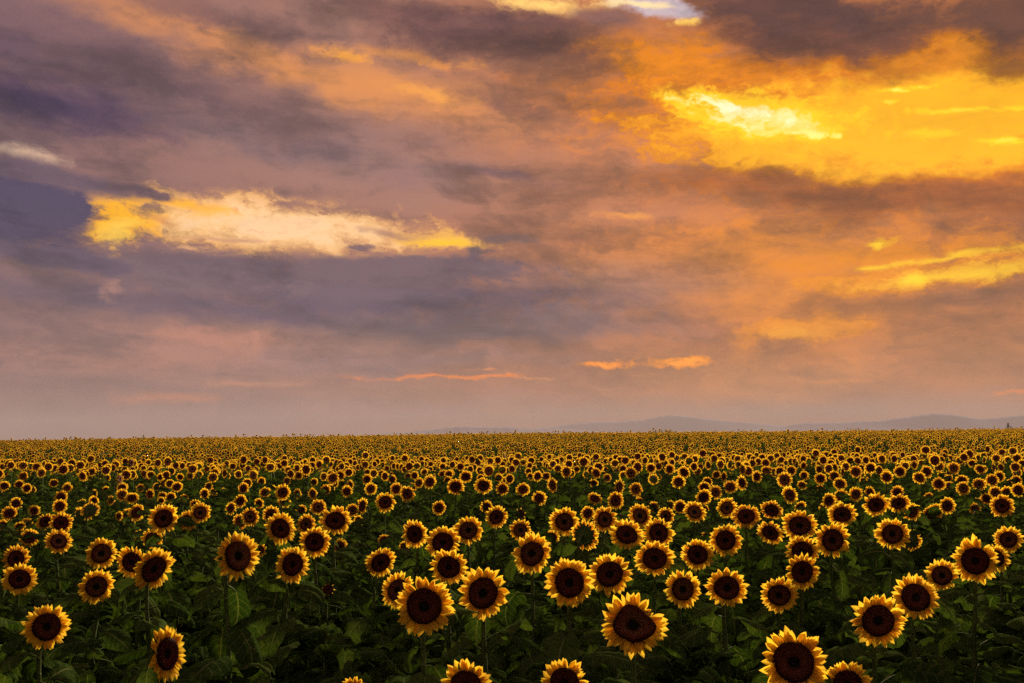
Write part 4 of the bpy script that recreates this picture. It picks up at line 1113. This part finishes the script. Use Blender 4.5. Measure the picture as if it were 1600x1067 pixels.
    (5.048, 20.075, 1.382, 0.197, -17, -13, '', 'small sunflower, second one up and right of the round bloom in the dense row'),
    (5.222, 17.069, 1.18, 0.167, -39, -18, '', 'small sunflower, second one up and left of the round bloom high over the stacked pair'),
    (5.558, 19.202, 1.315, 0.188, -6, 17, '', 'small sunflower, fifth one straight above the broad dark bloom over the stacked pair'),
    (7.997, 18.464, 1.252, 0.181, -33, 9, '', 'small sunflower, eighth one up and left of the clear upper-right bloom'),
    (8.039, 18.871, 1.288, 0.185, -7, 1, '', 'small sunflower, seventh one up and right of the clear bloom of the right cluster'),
    (8.218, 21.067, 1.449, 0.207, -27, -22, '', 'small sunflower, third one up and right of the clear bloom of the right cluster'),
    (8.227, 22.372, 1.524, 0.219, -34, -2, '', 'small sunflower, third one straight above the clear bloom of the right cluster'),
    (10.673, 22.161, 1.513, 0.217, -23, 2, '', 'small sunflower, fifth one straight above the clear upper-right bloom'),
    (6.055, 20.943, 1.441, 0.205, -64, 10, '', 'small sunflower, seventh one up and left of the round bloom high over the stacked pair'),
    (6.153, 20.188, 1.391, 0.198, 4, -5, '', 'small sunflower, fifth one up and left of the round bloom high over the stacked pair'),
    (5.106, 20.069, 1.382, 0.197, -10, 31, '', 'small sunflower, third one up and right of the round bloom in the dense row'),
    (8.761, 17.795, 1.187, 0.174, -23, 5, '', 'small sunflower, second one straight above the clear upper-right bloom'),
    (-9.455, 18.716, 1.186, 0.174, 11, -7, '', 'small sunflower, eighth one up and left of the front bloom of the tight left pair'),
    (-5.435, 18.198, 1.18, 0.17, -10, -19, '', 'small sunflower, sixth one up and right of the round dark bloom over the leafy gap'),
    (-6.764, 21.003, 1.374, 0.196, 33, 5, '', 'small sunflower, fifth one up and right of the round dark bloom over the leafy gap'),
    (-7.082, 19.057, 1.218, 0.178, 11, -4, '', 'small sunflower, third one up and left of the round dark bloom over the leafy gap'),
    (-3.915, 19.682, 1.273, 0.183, 7, -10, '', 'small sunflower, third one up and left of the bloom over the pale-stemmed one'),
    (-4.487, 18.74, 1.188, 0.175, 29, 1, '', 'small sunflower, third one straight above the reddish-centred oval bloom'),
    (-4.456, 20.818, 1.361, 0.194, 11, 11, '', 'small sunflower, fifth one up and left of the bloom over the pale-stemmed one'),
    (-1.47, 20.837, 1.362, 0.194, -11, 29, '', 'small sunflower, third one up and left of the left of the two mid-field blooms'),
    (1.848, 19.815, 1.284, 0.185, 1, 10, '', 'small sunflower, second one straight above the bloom beside the turned-away head'),
    (7.186, 21.825, 1.428, 0.203, -41, -20, '', 'small sunflower, sixth one straight above the round bloom high over the stacked pair'),
    (-8.719, 21.506, 1.328, 0.19, 6, 8, '', 'small sunflower, fourth one up and right of the green-backed bloom in the left part'),
    (-7.834, 19.313, 1.18, 0.17, 22, -24, '', 'small sunflower, second one up and right of the green-backed bloom in the left part'),
    (-5.271, 18.243, 1.18, 0.161, 18, 16, '', 'small sunflower, sixth one straight above the tall oval reddish-disc bloom'),
    (-7.089, 19.919, 1.201, 0.176, -7, 12, '', 'small sunflower, fourth one straight above the round dark bloom over the leafy gap'),
    (-6.91, 22.036, 1.365, 0.194, 6, 20, '', 'small sunflower, seventh one up and right of the round dark bloom over the leafy gap'),
    (-7.139, 21.489, 1.327, 0.19, 1, -20, '', 'small sunflower, sixth one straight above the round dark bloom over the leafy gap'),
    (-7.572, 21.531, 1.33, 0.19, 1, 10, '', 'small sunflower, fifth one straight above the round dark bloom over the leafy gap'),
    (-2.807, 25.937, 1.572, 0.229, 6, 4, '', 'small sunflower, fifth one up and right of the clear lone bloom in the mid field'),
    (-1.955, 22.02, 1.364, 0.194, -27, 25, '', 'small sunflower, fifth one up and left of the left of the two mid-field blooms'),
    (-2.852, 21.717, 1.343, 0.192, 20, 1, '', 'small sunflower, third one straight above the clear lone bloom in the mid field'),
    (-2.664, 21.063, 1.295, 0.186, 23, -15, '', 'small sunflower, second one straight above the clear lone bloom in the mid field'),
    (-3.793, 22.764, 1.411, 0.201, 30, 7, '', 'small sunflower, fifth one up and left of the clear lone bloom in the mid field'),
    (-4.745, 21.438, 1.323, 0.189, 22, 0, '', 'small sunflower, fifth one straight above the reddish-centred oval bloom'),
    (-0.289, 21.6, 1.335, 0.191, 5, 1, '', 'small sunflower, second one up and right of the right of the two mid-field blooms'),
    (-0.596, 22.291, 1.381, 0.197, 15, -29, '', 'small sunflower, nearest one straight above the right of the two mid-field blooms'),
    (0.349, 20.869, 1.28, 0.184, -34, -16, '', 'small sunflower, third one up and right of the front bloom of the central pair'),
    (9.522, 25.086, 1.535, 0.221, -18, 21, '', 'small sunflower, fourth one straight above the clear bloom of the right cluster'),
    (10.309, 22.556, 1.398, 0.199, -29, 10, '', 'small sunflower, seventh one up and left of the clear upper-right bloom'),
    (10.317, 23.185, 1.436, 0.205, -31, -3, '', 'small sunflower, tenth one up and left of the clear upper-right bloom'),
    (-5.571, 15.885, 1.18, 0.136, 9, -19, '', 'small sunflower, nearest one straight above the round dark bloom over the leafy gap'),
    (-6.394, 22.393, 1.302, 0.187, 28, -15, '', 'small sunflower, seventh one up and left of the reddish-centred oval bloom'),
    (-8.328, 22.991, 1.343, 0.192, -22, -26, '', 'small sunflower, seventh one straight above the round dark bloom over the leafy gap'),
    (-2.801, 24.242, 1.419, 0.202, -47, 7, '', 'small sunflower, fourth one straight above the clear lone bloom in the mid field'),
    (-1.699, 24.105, 1.411, 0.201, -9, 8, '', 'small sunflower, second one up and left of the right of the two mid-field blooms'),
    (-0.496, 25.631, 1.492, 0.214, -47, 4, '', 'small sunflower, third one up and right of the right of the two mid-field blooms'),
    (1.701, 22.99, 1.343, 0.192, 8, -14, '', 'small sunflower, fourth one straight above the bloom beside the turned-away head'),
    (1.451, 23.017, 1.344, 0.192, 1, -12, '', 'small sunflower, second one up and left of the bloom beside the turned-away head'),
    (6.421, 25.862, 1.503, 0.216, -20, 12, '', 'small sunflower, fifth one straight above the round bloom in the dense row'),
    (3.584, 23.969, 1.403, 0.2, 5, 6, '', 'small sunflower, third one up and left of the round bloom with a peeping neighbour'),
]


def sunflower(i, X, Y, Z, D, yaw, pitch, kind, label):
    """one plant: stem, leaves and a head that faces -Y before it is turned"""
    rr = random.Random(9000 + i)
    yw = math.radians(yaw)
    ax, ay = -math.sin(yw) * HEAD_BACK * -1, math.cos(yw) * HEAD_BACK * -1
    gz = float(ground_z(X, Y))
    root = link('sunflower', None)
    root.empty_display_size = 0.1
    root.location = (X + ax, Y + ay, gz)
    root.rotation_euler = (0, 0, yw)
    tag(root, label, 'sunflower', 'sunflowers standing above the leaves')
    h = Z - gz
    st = link('stem', STEM_ME[i % 5], root)
    st.scale = (1, 1, h / 1.5)
    hd = link('flower_head', DISC_ME['T' if kind == 'T' else ''], root)
    hd.location = (0, HEAD_BACK, h)
    roll = rr.gauss(0, 0.08) if kind in 'TP' and kind else rr.uniform(0, 6.3)
    from mathutils import Euler
    hd.rotation_euler = (Matrix.Rotation(PI / 2 - math.radians(pitch), 3, 'X') @ Matrix.Rotation(roll if kind not in ('T', 'P') else 0, 3, 'Z')).to_euler()
    e = rr.gauss(0, 0.035)
    hd.scale = (D * (1 + e), D * (1 - e), D)
    br = link('bracts', BRACT_ME[i % 2], hd, kind='stuff')
    big = i < 50
    if big:
        link('florets', FLOR_ME['T' if kind == 'T' else ''], hd, kind='stuff')
        for loc, rot, s, k in petal_layout(1000 + i, kind):
            p = link('petal', PETAL_ME[k], hd)
            p.location, p.rotation_euler, p.scale = loc, rot, s
    else:
        link('petal_ring', RING_ME[('W', 0)] if kind == 'W' else RING_ME[('', rr.randrange(7))], hd, kind='stuff')
    if kind in ('L', 'M'):                               # a leaf of the plant lies across the face of the head
        l = link('leaf', LEAF_ME[4], root)
        k = 1.0 if kind == 'L' else 0.62
        l.location = (-0.25 * k - (0 if kind == 'L' else 0.05), HEAD_BACK - 0.045, h - (0.10 if kind == 'L' else 0.05))
        l.rotation_euler, l.scale = (0.1, -0.5, -PI / 2 - 0.15), (0.17 * k, 0.2 * k, 0.17 * k)
    if i < 120:
        for loc, lyaw, pit, s, k in leaf_spots(2000 + i, h, 14 if i < 60 else 11):
            l = link('leaf', LEAF_ME[k], root)
            l.location, l.rotation_euler, l.scale = loc, (pit, 0, lyaw), (s, s, s)
    else:
        f = link('foliage', FOLI_ME[i % 6], root, kind='stuff')
        f.scale = (1, 1, h / 1.5)
    return root


for i, row in enumerate(FLOWERS):
    sunflower(i, *row)

# ------------------------------------------------------------------ what nobody could count: the far field and the leaves under the heads
def scatter(name, pts, rots, scls, idx, protos, label, cat):
    """one object: prototypes repeated on points by a small geometry node tree"""
    coll = bpy.data.collections.new(name + '_prototypes')
    for me in protos:
        coll.objects.link(bpy.data.objects.new(me.name, me))
    me = bpy.data.meshes.new(name)
    me.from_pydata([tuple(p) for p in pts], [], [])
    at = me.attributes.new('turn', 'FLOAT_VECTOR', 'POINT'); at.data.foreach_set('vector', np.asarray(rots, dtype=np.float32).ravel())
    at = me.attributes.new('size', 'FLOAT_VECTOR', 'POINT'); at.data.foreach_set('vector', np.asarray(scls, dtype=np.float32).ravel())
    at = me.attributes.new('pick', 'INT', 'POINT'); at.data.foreach_set('value', np.asarray(idx, dtype=np.int32))
    o = link(name, me, kind='stuff')
    tag(o, label, cat, kind='stuff')
    ng = bpy.data.node_groups.new(name, 'GeometryNodeTree')
    ng.interface.new_socket('Geometry', in_out='INPUT', socket_type='NodeSocketGeometry')
    ng.interface.new_socket('Geometry', in_out='OUTPUT', socket_type='NodeSocketGeometry')
    gi, go = ng.nodes.new('NodeGroupInput'), ng.nodes.new('NodeGroupOutput')
    ci = ng.nodes.new('GeometryNodeCollectionInfo')
    ci.inputs['Collection'].default_value = coll
    ci.inputs['Separate Children'].default_value = True
    ci.inputs['Reset Children'].default_value = True
    ip = ng.nodes.new('GeometryNodeInstanceOnPoints')
    ip.inputs['Pick Instance'].default_value = True
    def attr(n, t):
        a = ng.nodes.new('GeometryNodeInputNamedAttribute'); a.data_type = t; a.inputs['Name'].default_value = n
        return a.outputs['Attribute']
    L = ng.links.new
    L(gi.outputs[0], ip.inputs['Points']); L(ci.outputs[0], ip.inputs['Instance'])
    L(attr('turn', 'FLOAT_VECTOR'), ip.inputs['Rotation']); L(attr('size', 'FLOAT_VECTOR'), ip.inputs['Scale']); L(attr('pick', 'INT'), ip.inputs['Instance Index'])
    L(ip.outputs[0], go.inputs[0])
    o.modifiers.new('scatter', 'NODES').node_group = ng
    return o


# far plants, three material slots: petal, disc, leaf, stem
FAR = []
for i in range(8):
    g = Geo()
    rr = random.Random(4000 + i)
    h, D = 1.5, 0.215
    Mh = TRS((0, HEAD_BACK, h), (PI / 2 - math.radians(rr.gauss(3, 7)), 0, 0), D)
    g.join(ring_geo(4100 + i, lo=True), Mh, [0])
    g.join(disc_geo(14, rings=((0.05, 0.008), (0.40, 0.026), (0.8, 0.058), (1.02, 0.0))), Mh @ Matrix.Diagonal((1.16, 1.16, 1.0, 1)), [1])
    bg_ = bracts_geo(8, lo=True)
    g.join(bg_, Mh, [2])
    g.join(foliage_geo(4200 + i, h, 9, lo=True, stem=True, sides=3), Matrix.Identity(4), [2, 3])
    FAR.append(g.mesh('far_plant', [M_PETAL, M_DISC, M_LEAF, M_STEM]))

rng = np.random.default_rng(5)
pts, rots, scls, idx = [], [], [], []
near = np.array([(r[0], r[1]) for r in FLOWERS])
sp = 0.54
y = 16.5
while y < 205:
    n = int((0.59 * y + 2.0) * 2 / sp)
    xr = (np.arange(n) - n / 2) * sp + rng.uniform(-0.24, 0.24, n) + (sp / 2 if int(y / sp) % 2 else 0)
    yr = y + rng.uniform(-0.22, 0.22, n)
    keep = rng.random(n) < np.interp(y, [16, 25, 35, 48, 80, 120, 240], [0.16, 0.9, 0.75, 0.56, 0.42, 0.3, 0.24])
    for a, c in zip(xr[keep], yr[keep]):
        if c < 28 and np.min((near[:, 0] - a) ** 2 + (near[:, 1] - c) ** 2) < 0.10:
            continue
        pts.append((a, c)); rots.append((0, 0, math.radians(-0.8 * math.degrees(math.atan2(a, c)) + rng.normal(0, 21)) if rng.random() > 0.06 else rng.uniform(0, 6.28)))
        s = np.clip(rng.normal(0.96, 0.065), 0.78, 1.12)
        if c > 100 and rng.random() < 0.03:
            s *= 1.22
        w = s * rng.uniform(0.82, 1.08)
        scls.append((w, w, s)); idx.append(rng.integers(8))
    y += sp if y < 130 else sp * 1.35
P3 = np.array(pts)
P3 = np.column_stack([P3, ground_z(P3[:, 0], P3[:, 1])])
scatter('sunflower_field', P3, rots, scls, idx, FAR, 'dense mass of small sunflowers stretching to the horizon', 'sunflowers')
print('far plants', len(P3))

UNDER = [foliage_geo(5000 + i, 1.42, 15, lo=False, stem=True).mesh('leafy_stalk', [M_LEAF, M_STEM]) for i in range(7)]
pts, rots, scls, idx = [], [], [], []
sp = 0.38
y = 1.9
while y < 30:
    n = int((0.56 * y + 1.2) * 2 / sp)
    xr = (np.arange(n) - n / 2) * sp + rng.uniform(-0.2, 0.2, n)
    yr = y + rng.uniform(-0.2, 0.2, n)
    for a, c in zip(xr, yr):
        pts.append((a, c)); rots.append((rng.normal(0, 0.05), rng.normal(0, 0.05), rng.uniform(0, 6.28)))
        s = np.clip(rng.normal(np.interp(c, [5, 9], [0.955, 0.85]), 0.055), 0.74, 1.05)
        if c < 8.5 and np.any((near[:, 1] - c > -0.1) & (near[:, 1] - c < 1.1) & (np.abs(near[:, 0] * c / near[:, 1] - a) < 0.34)):
            s = min(s, 0.79)                            # leaves in front of a near bloom stay under it
        scls.append((s * 1.12, s * 1.12, s)); idx.append(rng.integers(7))
    y += sp
P3 = np.array(pts)
P3 = np.column_stack([P3, ground_z(P3[:, 0], P3[:, 1])])
scatter('sunflower_foliage', P3, rots, scls, idx, UNDER, 'tangle of dark green sunflower leaves under the blooms', 'leaves')

# ------------------------------------------------------------------ a small tree beyond the crest
def far_tree():
    root = link('tree', None)
    root.location = (163.5, 330, float(ground_z(163, 330)))
    tag(root, 'tiny dark tree standing on the horizon near the right edge', 'tree')
    g = Geo()
    tube(g, [(0, 0, -0.1), (0.05, 0, 1.2), (0, 0.05, 2.6), (0.05, 0, 4.0)], [0.16, 0.12, 0.08, 0.02], 6)
    tube(g, [(0.03, 0, 1.0), (0.7, 0.1, 2.0), (1.0, 0.1, 2.9)], [0.08, 0.06, 0.02], 5)
    tube(g, [(0.03, 0, 1.3), (-0.6, -0.1, 2.1), (-0.8, 0, 2.7)], [0.07, 0.05, 0.02], 5)
    link('trunk', g.mesh('trunk', [M_BARK]), root)
    rr = random.Random(77)
    g = Geo()
    for _ in range(700):
        k = rr.random()
        cx, cz, w, hgt = (0, 3.0, 0.5, 1.5) if k < 0.55 else (0.95, 2.4, 0.5, 0.9) if k < 0.8 else (-0.75, 2.1, 0.4, 0.8)
        p = Vector((rr.gauss(cx, w * 0.5), rr.gauss(0, w * 0.5), cz + rr.uniform(-0.6, 1.0) * hgt * 0.9))
        s = rr.uniform(0.06, 0.14)
        M = TRS(p, (rr.uniform(0, 6), rr.uniform(0, 6), rr.uniform(0, 6)), s)
        g.add([(-0.5, 0, 0), (0, -0.9, 0.1), (0.5, 0, 0), (0, 0.9, 0.1)], [(0, 1, 2, 3)], 0, [(0, 0.5), (0.5, 0), (1, 0.5), (0.5, 1)], M)
    link('crown', g.mesh('crown', [M_TREE]), root)


far_tree()
